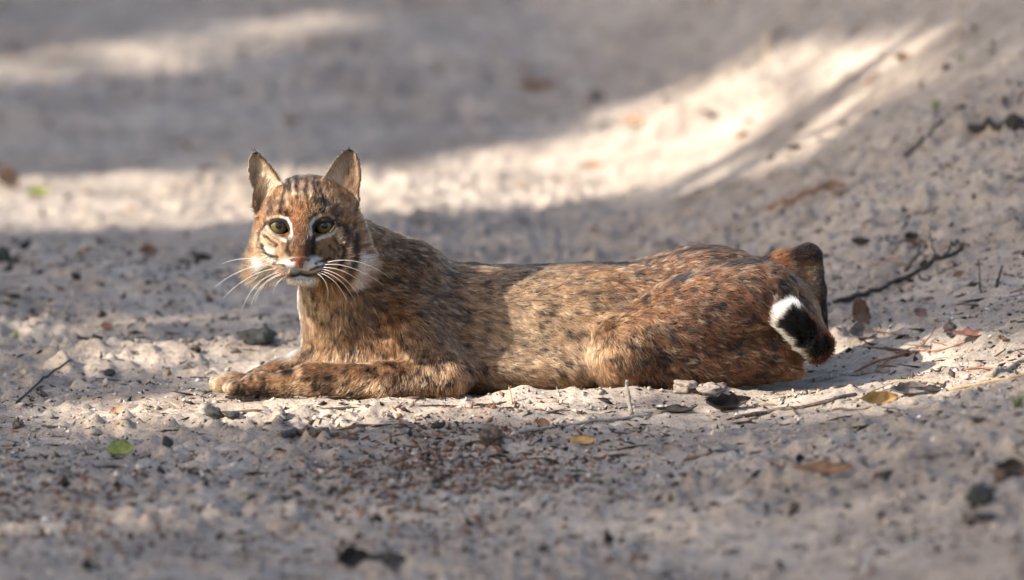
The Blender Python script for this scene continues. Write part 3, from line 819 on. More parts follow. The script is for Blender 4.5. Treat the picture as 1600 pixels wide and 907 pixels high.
wh_mat = simple_mat('whisker', (0.60, 0.58, 0.55), (0.7, 0.68, 0.65), rough=0.4, bump=0)
WH = [((434, 416), (385, 408), (334, 450)), ((436, 420), (390, 422), (349, 466)), ((440, 425), (395, 432), (376, 490)), ((444, 426), (402, 438), (391, 482)), ((446, 428), (408, 436), (398, 474)), ((450, 430), (428, 440), (427, 462)), ((432, 410), (380, 398), (348, 412)),
      ((508, 414), (545, 408), (600, 446)), ((506, 418), (548, 420), (573, 452)), ((504, 421), (540, 428), (560, 462)), ((502, 424), (536, 432), (554, 470)), ((498, 426), (530, 436), (543, 474)), ((496, 428), (516, 440), (512, 470)), ((512, 410), (560, 398), (606, 432))]
for a, b_, c in WH:
    sg = -1 if c[0] < 468 else 1
    pth = bez(P(a[0], a[1], -0.214), P(b_[0], b_[1], -0.222), P(c[0], c[1], -0.200))
    V, F = tube(pth, np.linspace(0.00033, 0.00010, 12), 5)
    link('whisker', mesh('whisker', V, F, wh_mat), cat, off)
# black tufts on the ear tips
tuft_mat = simple_mat('ear_tuft', (0.012, 0.010, 0.009), (0.02, 0.016, 0.014), rough=0.6, bump=0)
for (ax_, ay_, aY), (bx_, by_) in (((400, 241, -0.134), (396, 230)), ((547, 237, -0.130), (546, 227))):
    V = []; F = []
    for i in range(6):
        a = P(ax_ + rng.normal(0, 1.5), ay_, aY); e = P(bx_ + rng.normal(0, 2), by_ + rng.uniform(-1, 6), aY + 0.002)
        v, f = tube(bez(a, (a + e) / 2 + rng.normal(0, 0.0006, 3), e, 5), [0.0006, 0.0005, 0.0004, 0.0003, 0.0001], 4)
        F += [tuple(q + len(V) for q in ff) for ff in f]; V += v
    link('ear_tuft', mesh('ear_tuft', V, F, tuft_mat), cat, off)
# ------------------------------------------------------------------ litter on the sand
BARK = simple_mat('twig_bark', (0.045, 0.034, 0.028), (0.16, 0.125, 0.10), scale=240, rough=0.85, bump=0.6, dist=0.0008)
BARK_PALE = simple_mat('twig_pale', (0.16, 0.13, 0.105), (0.34, 0.29, 0.24), scale=260, rough=0.85, bump=0.5, dist=0.0008)
BARK_DARK = simple_mat('twig_dark', (0.012, 0.010, 0.009), (0.05, 0.04, 0.035), scale=240, rough=0.8, bump=0.5, dist=0.0008)
STRAW = simple_mat('straw', (0.30, 0.21, 0.11), (0.46, 0.34, 0.20), scale=300, rough=0.7, bump=0.2, dist=0.0005)
REDSTEM = simple_mat('red_stem', (0.16, 0.07, 0.04), (0.28, 0.14, 0.08), scale=300, rough=0.7, bump=0.2, dist=0.0005)
LEAF = {
    'brown': simple_mat('leaf_brown', (0.12, 0.060, 0.030), (0.24, 0.13, 0.07), scale=120, rough=0.6, bump=0.4),
    'gold': simple_mat('leaf_gold', (0.26, 0.15, 0.05), (0.42, 0.27, 0.11), scale=120, rough=0.6, bump=0.4),
    'dark': simple_mat('leaf_dark', (0.016, 0.012, 0.010), (0.045, 0.034, 0.028), scale=120, rough=0.6, bump=0.4),
    'grey': simple_mat('leaf_grey', (0.10, 0.085, 0.075), (0.24, 0.20, 0.175), scale=120, rough=0.7, bump=0.4),
    'green': simple_mat('leaf_green', (0.13, 0.15, 0.03), (0.26, 0.265, 0.075), scale=150, rough=0.5, bump=0.3),
    'red': simple_mat('leaf_red', (0.18, 0.075, 0.05), (0.26, 0.12, 0.085), scale=150, rough=0.6, bump=0.4),
    'orange': simple_mat('leaf_orange', (0.24, 0.14, 0.085), (0.36, 0.235, 0.15), scale=150, rough=0.6, bump=0.4),
}
STONE_DARK = simple_mat('stone_dark', (0.014, 0.016, 0.015), (0.06, 0.060, 0.055), scale=90, rough=0.85, bump=0.7)
CLOD = simple_mat('sand_clod', (0.20, 0.165, 0.135), (0.38, 0.32, 0.27), scale=220, rough=0.95, bump=0.6, spec=0.15)
GRASS = simple_mat('grass_blade', (0.09, 0.13, 0.03), (0.20, 0.24, 0.07), scale=80, rough=0.6, bump=0)

def put(name, V, F, mat, label, cat_, group=None, smooth=True):
    V = np.asarray(V, float); base = V.mean(0); base[2] = V[:, 2].min()
    o = link(name, mesh(name, V - base, F, mat, smooth), loc=base.tolist())
    return tag(o, label, cat_, group)

def stick(pixels, r_px, mat, label, name='twig', lifts=None, branches=(), taper=0.55, cat_='twig', wob=1.0):
    """a twig through photo pixels on the ground; r_px = half thickness in pixels at that spot"""
    def path(pix, lf):
        G = np.array([gpt(*q) for q in pix]); 
        n = max(6, 4 * len(G)); t = np.linspace(0, len(G) - 1, n)
        Pp = np.stack([np.interp(t, range(len(G)), G[:, j]) for j in range(3)], -1)
        lfv = np.interp(t, range(len(G)), lf)
        sc = (Pp - CAM) @ FWD / DIST * S
        h = ground_h(Pp[:, 0], Pp[:, 1])
        Pp[:, 2] = np.maximum(Pp[:, 2], h) + r_px * sc * 0.35 + lfv
        Pp += rng.normal(0, 0.35 * r_px * S * wob, Pp.shape) * np.array([1, 1, 0.4])
        return Pp, sc
    Pp, sc = path(pixels, lifts or [0] * len(pixels))
    R = r_px * sc * np.linspace(1, taper, len(Pp)) * (1 + rng.normal(0, 0.10, len(Pp)))
    V, F = tube(Pp, R, 7)
    for pix, rb, lf in branches:
        Q, sc2 = path(pix, lf)
        v, f = tube(Q, rb * sc2 * np.linspace(1, 0.5, len(Q)), 6)
        F = F + [tuple(i + len(V) for i in ff) for ff in f]; V = V + v
    return put(name, V, F, mat, label, cat_)

def leaf(px, py, w_px, h_px, mat, label, yaw=0.0, curl=0.5, tilt=0.3, name='dry_leaf', lobes=0.0, ratio=0.42, stem=True, cat_='leaf'):
    """a curled leaf of real thickness; w_px long in the picture, standing h_px above the sand"""
    g = gpt(px, py); sc = ((g - CAM) @ FWD) / DIST * S
    Lg = w_px * sc; nu_, nv_ = 13, 7
    top = []; bot = []
    for i in range(nu_):
        u = i / (nu_ - 1)
        wd = ratio * Lg * (math.sin(math.pi * min(1, u * 0.97 + 0.03)) ** 0.75) * (1 + lobes * math.sin(u * 19) + rng.normal(0, 0.09))
        for j in range(nv_):
            v = j / (nv_ - 1) * 2 - 1
            x = (u - 0.5) * Lg; y = v * wd * 0.5
            z = curl * (abs(v) ** 1.6) * wd * 0.55 + curl * Lg * 0.22 * (2 * u - 1) ** 2 + 0.02 * Lg * math.sin(u * 11 + v * 3) + 0.012 * Lg * math.cos(v * 9 + u * 5)
            top.append((x, y, z))
    top = np.array(top)
    ct, st = math.cos(tilt), math.sin(tilt)
    y, z = top[:, 1] * ct - top[:, 2] * st, top[:, 1] * st + top[:, 2] * ct
    top[:, 1], top[:, 2] = y, z
    cy, sy = math.cos(yaw), math.sin(yaw)
    top[:, 0], top[:, 1] = top[:, 0] * cy - top[:, 1] * sy, top[:, 0] * sy + top[:, 1] * cy
    top[:, 2] -= top[:, 2].min()
    hmax = max(top[:, 2].max(), 1e-5)
    if h_px: top[:, 2] *= h_px * sc / hmax
    gz__ = ground_h(top[:, 0] + g[0], top[:, 1] + g[1])
    top = top + np.array([g[0], g[1], 0]); top[:, 2] += np.maximum(gz__.max() * 0.5 + gz__.mean() * 0.5, g[2]) - 0.0008
    bot = top - np.array([0, 0, 0.0007])
    V = np.concatenate([top, bot]); F = []; n = len(top)
    for i in range(nu_ - 1):
        for j in range(nv_ - 1):
            a = i * nv_ + j
            F.append((a, a + nv_, a + nv_ + 1, a + 1)); F.append((n + a + 1, n + a + nv_ + 1, n + a + nv_, n + a))
    ring = [i * nv_ for i in range(nu_)] + [(nu_ - 1) * nv_ + j for j in range(1, nv_)] + [i * nv_ + nv_ - 1 for i in range(nu_ - 2, -1, -1)] + [j for j in range(nv_ - 2, 0, -1)]
    for a, b_ in zip(ring, ring[1:] + ring[:1]): F.append((b_, a, n + a, n + b_))
    V = V.tolist()
    if stem:
        a = top[3]; d = top[3] - top[nv_ * 4 + 3]; d[2] = -0.2 * abs(d[2]); e = a + d * 0.8
        e[2] = max(float(ground_h(e[0], e[1])) + 0.0005, e[2])
        v, f = tube(bez(a, (a + e) / 2 + np.array([0, 0, 0.001]), e, 5), [0.0008, 0.0007, 0.0006, 0.0006, 0.0006], 5)
        F += [tuple(i + len(V) for i in ff) for ff in f]; V += [list(q) for q in v]
    return put(name, V, F, mat, label, cat_)

def ico(sub=2):
    import bmesh
    bm = bmesh.new(); bmesh.ops.create_icosphere(bm, subdivisions=sub, radius=1.0)
    bm.verts.ensure_lookup_table()
    V = np.array([v.co[:] for v in bm.verts]); F = [tuple(v.index for v in f.verts) for f in bm.faces]; bm.free()
    return V, F

def lump(px, py, w_px, h_px, mat, label, name='stone', cat_='stone', seed=0, rough=0.28, depth=0.9, parts=1):
    g = gpt(px, py); sc = ((g - CAM) @ FWD) / DIST * S
    V0, F0 = ico(3); V = []; F = []
    for k in range(parts):
        n = V0 + 0
        f = 1 + rough * noise3(V0 * 1.0 + seed * 7.3 + k * 3.1, 0.7, seed) + rough * 0.5 * noise3(V0 + seed, 0.3, seed + 1)
        v = V0 * f[:, None] * np.array([w_px * 0.5 * sc, w_px * 0.5 * sc * depth, h_px * 0.62 * sc])
        if parts > 1: v = v * 0.68 + np.array([(k - (parts - 1) / 2) * w_px * sc * 0.36, rng.normal(0, 0.002), rng.uniform(-0.1, 0.1) * h_px * sc])
        v = v + np.array([g[0], g[1], g[2] + h_px * 0.36 * sc])
        F += [tuple(i + len(V) for i in ff) for ff in F0]; V += v.tolist()
    return put(name, V, F, mat, label, cat_)

def tuft(px, py, h_px, n, mat, label, spread=1.0, name='grass_tuft', cat_='grass'):
    g = gpt(px, py); sc = ((g - CAM) @ FWD) / DIST * S
    V = []; F = []
    for i in range(n):
        a = rng.uniform(0, 2 * math.pi); b0 = g + np.array([math.cos(a), math.sin(a), 0]) * rng.uniform(0, 0.25) * h_px * sc
        b0[2] = float(ground_h(b0[0], b0[1])) - 0.001
        L_ = h_px * sc * rng.uniform(0.6, 1.15); out = np.array([math.cos(a), math.sin(a), 0]) * L_ * spread * rng.uniform(0.2, 0.9)
        p_ = bez(b0, b0 + np.array([0, 0, L_ * 0.7]) + out * 0.2, b0 + out + np.array([0, 0, L_ * rng.uniform(0.5, 1.0)]), 6)
        v, f = tube(p_, np.array([1, 0.95, 0.8, 0.6, 0.4, 0.12]) * max(0.0008, 0.035 * L_), 4)
        F += [tuple(q + len(V) for q in ff) for ff in f]; V += v
    return put(name, V, F, mat, label, cat_)

R_ = math.radians
# twigs and stems
stick([(1302, 474), (1360, 466), (1410, 447), (1460, 427), (1504, 411)], 4.2, BARK_DARK, 'long dark forked stick on the bank behind the raised heel', name='forked_stick', cat_='stick', lifts=[0, .004, .008, .012, .016], taper=0.8,
      branches=[([(1465, 425), (1486, 410), (1497, 398)], 3.0, [0.012, .014, .016]), ([(1460, 427), (1456, 427), (1452, 427)], 1.6, [0.012, 0.035, 0.062])])
stick([(1415, 425), (1432, 418), (1440, 412)], 4.0, BARK, 'short blurred brown stick end beside the long forked stick', lifts=[0.002, .012, .028], cat_='stick')
stick([(1366, 518), (1400, 523), (1440, 532), (1480, 541)], 1.3, REDSTEM, 'thin straight reddish stem beside the curled leaf behind the tail', taper=0.8, name='dead_stem', cat_='stem')
stick([(1332, 584), (1372, 564), (1420, 553), (1470, 549), (1512, 534)], 2.3, REDSTEM, 'long wiry reddish stem with a thin side shoot lying towards the red leaf', name='dead_stem', cat_='stem', taper=0.6, branches=[([(1400, 555), (1440, 545), (1457, 530), (1465, 512)], 1.3, [.002, .003, .006, .012]), ([(1372, 576), (1392, 562), (1412, 556)], 1.3, [0, .002, .002])])
stick([(1270, 597), (1300, 590), (1340, 586), (1372, 581), (1388, 583)], 4.3, BARK_PALE, 'thick knobbly grey twig on the sand below the tail', taper=0.9)
stick([(1282, 616), (1308, 604), (1335, 600)], 1.6, STRAW, 'short bent straw beside the thick grey twig', name='straw_stem', cat_='stem')
stick([(1150, 654), (1200, 645), (1255, 638), (1300, 627), (1336, 617)], 3.6, BARK, 'straight brown twig with two spurs pointing at the golden leaf', taper=0.95, branches=[([(1236, 640), (1244, 648), (1252, 654)], 1.6, [0.003, .001, 0]), ([(1290, 629), (1286, 637)], 1.4, [.002, 0])])
stick([(1345, 622), (1390, 605), (1440, 600), (1478, 600)], 1.3, STRAW, 'thin curved pale straw behind the golden leaf', name='straw_stem', cat_='stem', lifts=[0, .004, .004, 0])
stick([(1478, 610), (1530, 601), (1580, 591), (1625, 580)], 2.6, STRAW, 'long tan stem lying up the bank past the grey curled leaf', name='dead_stem', cat_='stem', taper=0.9)
stick([(1552, 590), (1575, 580), (1590, 570), (1610, 560)], 5.0, BARK_PALE, 'stout pale grey stick half buried in the bank edge', cat_='stick')
stick([(790, 681), (850, 670), (920, 662), (980, 655), (1016, 650)], 3.2, BARK_PALE, 'long thin grey twig in front of the hind knee', taper=1.0, branches=[([(868, 668), (874, 674)], 1.6, [.002, 0])])
stick([(987, 650), (982, 646), (979, 642)], 4.0, BARK_PALE, 'pale grey twig stub standing upright before the hind knee', lifts=[0.0, 0.016, 0.037], taper=0.75, wob=0.5)
stick([(800, 632), (798, 631), (795, 630)], 1.5, STRAW, 'single pale straw standing upright against the belly', name='straw_stem', cat_='stem', lifts=[0, 0.010, 0.021], taper=0.6)
stick([(436, 684), (465, 678), (500, 680), (530, 683), (558, 688)], 7.0, BARK, 'chunky grey brown bark piece in front of the forearm', name='bark_piece', cat_='bark', taper=0.5, wob=0.6)
stick([(26, 630), (55, 608), (85, 588), (110, 573)], 2.3, BARK_DARK, 'thin dark twig sloping on the sand beyond the tips of the paws', taper=0.7, lifts=[0, 0.003, 0.006, 0.008], wob=0.5)
stick([(66, 667), (85, 668), (105, 671)], 2.4, BARK, 'small dark twig on the sunlit sand near the green leaf')
stick([(1070, 718), (1105, 714), (1152, 706)], 3.0, BARK, 'short brown twig on shaded sand in front of the upright stub', taper=0.8)
stick([(738, 634), (765, 633), (790, 629)], 2.2, BARK, 'sliver of dark bark beside the belly', name='bark_sliver', cat_='bark')
stick([(520, 662), (545, 657), (560, 662)], 1.5, BARK, 'small bent brown twig above the bark piece')
stick([(1300, 642), (1345, 640), (1400, 638)], 1.7, BARK, 'faint thin twig in the sand below the golden leaf')
stick([(1556, 450), (1560, 442), (1566, 436)], 2.6, BARK_DARK, 'tiny dark twig stub poking from the rising bank', lifts=[0, 0.006, 0.016])
stick([(1532, 458), (1531, 452), (1530, 446)], 1.5, BARK_DARK, 'fine dark stem standing in the bank sand', lifts=[0, .012, .028], name='dead_stem', cat_='stem')
stick([(1200, 330), (1230, 320), (1262, 305), (1285, 297)], 5.5, REDSTEM, 'blurred reddish brown stick beside the orange leaf on the bank', cat_='stick')
stick([(1040, 318), (1090, 305), (1140, 293), (1170, 285)], 3.5, BARK_PALE, 'blurred pale twig lying along the edge of the sunlit sand')
stick([(1415, 245), (1435, 228), (1455, 208), (1475, 188)], 4.0, BARK, 'blurred dark twig running up the far bank')
stick([(1510, 204), (1550, 200), (1600, 203)], 7.0, BARK_DARK, 'thick blurred dark stick high on the bank', cat_='stick')
stick([(1498, 62), (1499, 50), (1500, 40)], 2.0, STRAW, 'pale dry stalk standing on the far bank', name='dead_stem', cat_='stem', lifts=[0, .03, .07])
stick([(1197, 105), (1197, 95)], 2.0, STRAW, 'lone pale stalk standing in the far sunlit sand', name='dead_stem', cat_='stem', lifts=[0, .045])
for i in range(12):
    x0 = rng.uniform(1330, 1590); y0 = rng.uniform(330, 580); ln_ = rng.uniform(18, 60); dy_ = rng.uniform(-18, 8)
    o = stick([(x0, y0), (x0 + ln_ * 0.5, y0 + dy_ * 0.5 + rng.uniform(-4, 4)), (x0 + ln_, y0 + dy_)], rng.uniform(1.2, 2.6), [BARK, BARK_DARK, REDSTEM][i % 3], 'fine dead stem lying loose on the sand of the bank', name='dead_stem', cat_='stem')
    o['group'] = 'fine dead stems on the bank'
for i in range(7):
    o = leaf(rng.uniform(1340, 1590), rng.uniform(250, 570), rng.uniform(20, 36), rng.uniform(6, 14), [LEAF['brown'], LEAF['dark'], LEAF['grey']][i % 3], 'small dry leaf scrap caught on the slope of the bank', yaw=rng.uniform(0, 3), curl=0.9, tilt=0.6, ratio=0.5, stem=False, name='leaf_scrap')
    o['group'] = 'leaf scraps on the bank'
# leaves
leaf(1336, 508, 52, 40, LEAF['brown'], 'upright curled brown leaf behind the tail', yaw=1.0, curl=1.0, tilt=1.0, ratio=0.6)
leaf(1344, 528, 42, 28, LEAF['grey'], 'pale tan curled leaf leaning on the brown one behind the tail', yaw=0.3, curl=1.0, tilt=0.8, ratio=0.75, stem=False)
leaf(1369, 632, 66, 22, LEAF['gold'], 'golden brown leaf folded lengthwise on the sand', yaw=R_(28), curl=1.0, tilt=0.9, ratio=0.38)
leaf(1420, 615, 62, 20, LEAF['grey'], 'grey curled leaf next to the golden leaf', yaw=R_(12), curl=1.2, tilt=0.7, ratio=0.5)
leaf(1455, 614, 48, 10, LEAF['dark'], 'blackish flat leaf touching the grey curled leaf', yaw=R_(-10), curl=0.5, tilt=0.3, ratio=0.5)
leaf(1517, 532, 58, 13, LEAF['red'], 'reddish brown lobed leaf on the bank', yaw=R_(-5), curl=0.6, tilt=0.4, lobes=0.25, ratio=0.5)
leaf(1130, 640, 78, 28, LEAF['dark'], 'large black curled leaf in front of the haunch', yaw=R_(25), curl=1.5, tilt=0.8, ratio=0.36, stem=False, lobes=0.10)
leaf(1055, 643, 56, 11, LEAF['dark'], 'flat dark brown leaf beside the large black leaf', yaw=R_(-12), curl=0.5, tilt=0.3, ratio=0.5)
leaf(188, 708, 42, 20, LEAF['green'], 'yellow green fallen leaf on the sand', yaw=R_(10), curl=0.35, tilt=0.9, ratio=0.75, stem=False, name='fallen_leaf')
leaf(545, 886, 62, 34, LEAF['dark'], 'blurred dark leaf standing on edge on shaded sand', yaw=R_(35), curl=1.0, tilt=1.1, ratio=0.5, stem=False)
leaf(605, 882, 66, 18, LEAF['dark'], 'blurred flat dark leaf beside the leaf standing on edge', yaw=R_(-20), curl=0.6, tilt=0.4, ratio=0.5, stem=False)
leaf(1288, 738, 96, 18, LEAF['brown'], 'blurred long brown leaf lying flat on shaded sand', yaw=R_(-4), curl=0.5, tilt=0.5, ratio=0.35)
leaf(1247, 722, 22, 14, LEAF['dark'], 'small dark leaf scrap at the tip of the long brown leaf', yaw=R_(50), curl=1, tilt=0.9, stem=False)
leaf(1582, 744, 50, 26, LEAF['dark'], 'blurred black folded leaf near the dark stone', yaw=R_(-18), curl=1.0, tilt=0.9, ratio=0.6, stem=False)
leaf(848, 663, 22, 11, LEAF['brown'], 'small square brown leaf scrap behind the thin grey twig', yaw=R_(20), curl=0.4, tilt=0.8, ratio=0.9, stem=False, name='leaf_scrap')
leaf(912, 694, 44, 12, LEAF['gold'], 'pale straw coloured leaf in front of the thin grey twig', yaw=R_(-18), curl=0.5, tilt=0.6, ratio=0.45)
leaf(1300, 304, 50, 22, LEAF['orange'], 'blurred orange leaf on the bank behind the rump', yaw=R_(20), curl=0.8, tilt=0.8, ratio=0.6, stem=False)
leaf(925, 262, 40, 12, LEAF['orange'], 'blurred tan leaf in the middle of the sunlit sand', yaw=R_(15), curl=0.6, tilt=0.5, ratio=0.6, stem=False)
leaf(992, 198, 40, 16, LEAF['orange'], 'blurred orange brown leaf at the far edge of the sunlit sand', yaw=R_(-15), curl=0.6, tilt=0.7, ratio=0.6, stem=False)
leaf(840, 138, 70, 14, LEAF['brown'], 'blurred brown leaf on the far shaded sand', yaw=R_(10), curl=0.7, tilt=0.5, ratio=0.5, stem=False)
leaf(930, 158, 26, 18, LEAF['dark'], 'blurred dark leaf near the brown one on far shaded sand', yaw=R_(40), curl=1.0, tilt=0.8, stem=False)
leaf(8, 290, 44, 34, LEAF['orange'], 'blurred pinkish brown leaf standing near the olive leaf on the sunlit band', yaw=R_(40), curl=1.0, tilt=1.0, ratio=0.8, stem=False)
leaf(60, 304, 34, 12, LEAF['green'], 'blurred olive leaf on the sunlit band', yaw=R_(10), curl=0.6, tilt=0.6, ratio=0.6, stem=False, name='fallen_leaf')
leaf(1440, 494, 18, 9, LEAF['red'], 'small brick red leaf chip on the bank', yaw=R_(10), curl=0.3, tilt=0.9, ratio=0.8, stem=False, name='leaf_scrap')
leaf(166, 513, 20, 9, LEAF['red'], 'small salmon red leaf chip on bare sand beyond the paws', yaw=R_(20), curl=0.5, tilt=0.9, ratio=0.8, stem=False, name='leaf_scrap')
leaf(230, 396, 30, 16, LEAF['brown'], 'blurred brown leaf on shaded sand behind the whiskers', yaw=R_(30), curl=0.8, tilt=0.8, ratio=0.6, stem=False)
leaf(185, 646, 26, 13, LEAF['orange'], 'small pale tan leaf on the sunlit streak', yaw=R_(-15), curl=1.0, tilt=0.6, ratio=0.6, stem=False)
leaf(1410, 98, 30, 14, LEAF['orange'], 'blurred yellow orange leaf on the far bank', yaw=R_(20), curl=0.8, tilt=0.8, stem=False)
leaf(688, 106, 26, 8, LEAF['orange'], 'faint blurred orange leaf on the far shaded track', yaw=R_(10), curl=0.6, tilt=0.5, stem=False)
leaf(455, 192, 30, 10, LEAF['brown'], 'faint blurred brown leaf on the track far behind the ears', yaw=R_(10), curl=0.6, tilt=0.5, stem=False)
# stones, clods and lumps
lump(402, 536, 54, 24, STONE_DARK, 'dark greenish stone on the sand beside the chest', seed=3, rough=0.4)
lump(1070, 611, 38, 17, CLOD, 'larger pale sand clod against the haunch', name='sand_clod', cat_='clod', seed=4, rough=0.85)
lump(1112, 611, 46, 10, CLOD, 'flatter pale sand clod next to the larger clod', name='sand_clod', cat_='clod', seed=5, rough=0.8)
lump(336, 651, 26, 14, STONE_DARK, 'small grey wedge shaped stone on the sunlit streak', seed=6, rough=0.4)
lump(364, 653, 22, 9, STONE_DARK, 'small dark lump next to the grey wedge shaped stone', seed=7, name='soil_lump', cat_='lump', rough=0.45)
lump(767, 694, 38, 34, BARK, 'knobbly brown bark lump at the end of the thin grey twig', seed=8, name='bark_lump', cat_='bark', rough=0.5, parts=2)
lump(1533, 784, 42, 26, STONE_DARK, 'blurred dark grey stone near the black folded leaf', seed=9)
lump(1538, 812, 40, 12, STONE_DARK, 'flat blurred grey stone below the dark grey one', seed=10)
lump(683, 668, 20, 9, BARK_DARK, 'small round black seed pod on the sand', name='seed_pod', cat_='pod', seed=11, rough=0.2)
lump(4, 408, 26, 22, STONE_DARK, 'blurred black lump on shaded sand beside the sunlit band', name='soil_lump', cat_='lump', seed=12)
lump(1586, 205, 30, 30, BARK_DARK, 'blurred black stump end high on the bank', name='stump_end', cat_='stump', seed=13)
lump(170, 586, 18, 9, STONE_DARK, 'tiny dark pebble on the sunlit sand behind the sloping twig', name='pebble', seed=14)
lump(28, 668, 20, 11, BARK, 'small brown lump below the sloping twig', name='soil_lump', cat_='lump', seed=15)
lump(262, 697, 18, 14, STONE_DARK, 'small grey pebble beside the yellow green leaf', name='pebble', seed=16)
lump(1485, 515, 20, 12, BARK, 'small brown pebble between the red leaf and the bank twigs', name='pebble', seed=17)
# green
tuft(24, 526, 22, 7, GRASS, 'tiny green sprout on bare sand near the salmon red chip')
tuft(1460, 172, 26, 9, GRASS, 'blurred olive tuft on the bank above the sunlit sand')
tuft(1500, 96, 20, 9, GRASS, 'blurred bright green tuft at the top of the bank')
tuft(940, 54, 26, 8, GRASS, 'blurred green tuft on the far shaded track')
tuft(1590, 636, 26, 14, GRASS, 'sparse grass tuft at the foot of the bank')

# crumbs of bark, leaf and soil, too many to count
def crumbs(name, n, sampler, size, cols, flat, label, long_=1.0):
    x, y = sampler(n)
    n = len(x)
    V0 = np.array([(1, 0, 0), (-1, 0, 0), (0, 1, 0), (0, -1, 0), (0, 0, 1), (0, 0, -0.6)], float)
    F0 = np.array([(0, 2, 4), (2, 1, 4), (1, 3, 4), (3, 0, 4), (2, 0, 5), (1, 2, 5), (3, 1, 5), (0, 3, 5)])
    s_ = size * np.exp(np.clip(rng.normal(0, 0.45, n), -1, 0.9)); yaw = rng.uniform(0, 2 * math.pi, n); lean = rng.normal(0, 0.5, n) * (0.25 if long_ > 3 else 1)
    V = np.repeat(V0[None], n, 0) * (1 + rng.normal(0, 0.28, (n, 6, 1)))
    V = V * np.stack([s_ * long_ * rng.uniform(0.8, 1.6, n), s_ * rng.uniform(0.45, 1.0, n), s_ * flat * rng.uniform(0.5, 1.5, n)], -1)[:, None, :]
    cl, sl2 = np.cos(lean)[:, None], np.sin(lean)[:, None]
    X, Z = V[..., 0] * cl - V[..., 2] * sl2, V[..., 0] * sl2 + V[..., 2] * cl
    cy, sy = np.cos(yaw)[:, None], np.sin(yaw)[:, None]
    X, Y = X * cy - V[..., 1] * sy, X * sy + V[..., 1] * cy
    z0 = ground_h(x, y) + s_ * flat * 0.35
    V = np.stack([X + x[:, None], Y + y[:, None], Z + z0[:, None]], -1).reshape(-1, 3)
    F = (F0[None] + (np.arange(n) * 6)[:, None, None]).reshape(-1, 3)
    ci = rng.integers(0, len(cols), n)
    C = np.array(cols)[ci] * rng.uniform(0.6, 1.4, n)[:, None]
    me = mesh(name, V, F, attr_mat(name + '_colour', rough=0.85), smooth=False); set_vcol(me, np.repeat(C, 6, 0))
    return tag(link(name, me), label, kind='stuff')

def outside_cat(x, y):
    return ~(((x - 0.03) / 0.42) ** 2 + ((y + 0.0) / 0.115) ** 2 < 1)
def field(n, ylo=-2.6, yhi=1.4, pat=0.0, seed=70):
    y = rng.uniform(ylo, yhi, n * 3); x = rng.uniform(-0.75, 0.80, n * 3)
    wgt = 0.35 + 0.65 * sstep(pat - 0.3, pat + 0.35, noise2(x, y, 0.16, seed) + 0.6 * noise2(x, y, 0.05, seed + 1))
    k = (rng.random(n * 3) < wgt) & outside_cat(x, y)
    return x[k][:n], y[k][:n]
def patch(n):
    c = [gpt(700, 735), gpt(640, 800), gpt(730, 700), gpt(100, 790), gpt(60, 745)]
    i = rng.choice(5, n, p=[.32, .22, .2, .16, .10]); q = np.array(c)[i]
    x = q[:, 0] + rng.normal(0, 0.10, n); y = q[:, 1] + rng.normal(0, 0.22, n)
    return x, y
DK = [(0.030, 0.022, 0.018), (0.05, 0.036, 0.028), (0.085, 0.058, 0.042), (0.02, 0.017, 0.016)]
BR = [(0.16, 0.075, 0.042), (0.13, 0.06, 0.036), (0.10, 0.055, 0.038), (0.22, 0.115, 0.065)]
SD = [(0.38, 0.315, 0.258), (0.32, 0.265, 0.215), (0.44, 0.375, 0.31), (0.27, 0.22, 0.18)]
crumbs('bark_crumbs', 10000, lambda n: field(n, -2.6, 1.3, 0.15, 70), 0.0021, DK, 0.55, 'dark crumbs of bark and soil strewn over the sand', 1.5)
crumbs('leaf_crumbs', 2000, lambda n: field(n, -2.6, 1.3, 0.1, 74), 0.0022, BR, 0.4, 'brown crumbs of dead leaf strewn over the sand', 1.6)
crumbs('litter_patch', 5200, patch, 0.0022, BR + BR + DK, 0.45, 'reddish patch of broken leaf litter on the sand', 1.5)
crumbs('sand_crumbs', 11000, lambda n: field(n, -2.7, 1.5, -0.1, 78), 0.0023, SD, 0.75, 'loose crumbs of sand over the track', 1.1)
crumbs('plant_bits', 1500, lambda n: field(n, -1.2, 0.9, 0.1, 82), 0.0013, DK + [(0.10, 0.06, 0.04), (0.22, 0.16, 0.10)], 0.8, 'short broken stalks and needles in the sand', 8.0)
crumbs('white_grit', 500, lambda n: field(n, -1.2, 0.6, 0.1, 86), 0.0014, [(0.7, 0.68, 0.66)], 0.7, 'white shell grit glinting in the sand', 1.2)
def away_field(n):
    x, y = field(n * 2, -2.2, 1.6, 0.2, 90); k = (y > 0.35) | (y < -0.75); return x[k][:n], y[k][:n]
crumbs('soil_clumps', 420, away_field, 0.0050, DK, 0.8, 'dark crumbly clumps of soil and rotten bark on the sand', 1.2)
def far_field(n):
    y = rng.uniform(1.2, 6.0, n); x = rng.uniform(-1.1, 1.3, n); return x, y
crumbs('far_litter', 700, far_field, 0.0050, DK + BR + BR, 0.45, 'blurred leaf litter on the far track', 1.5)
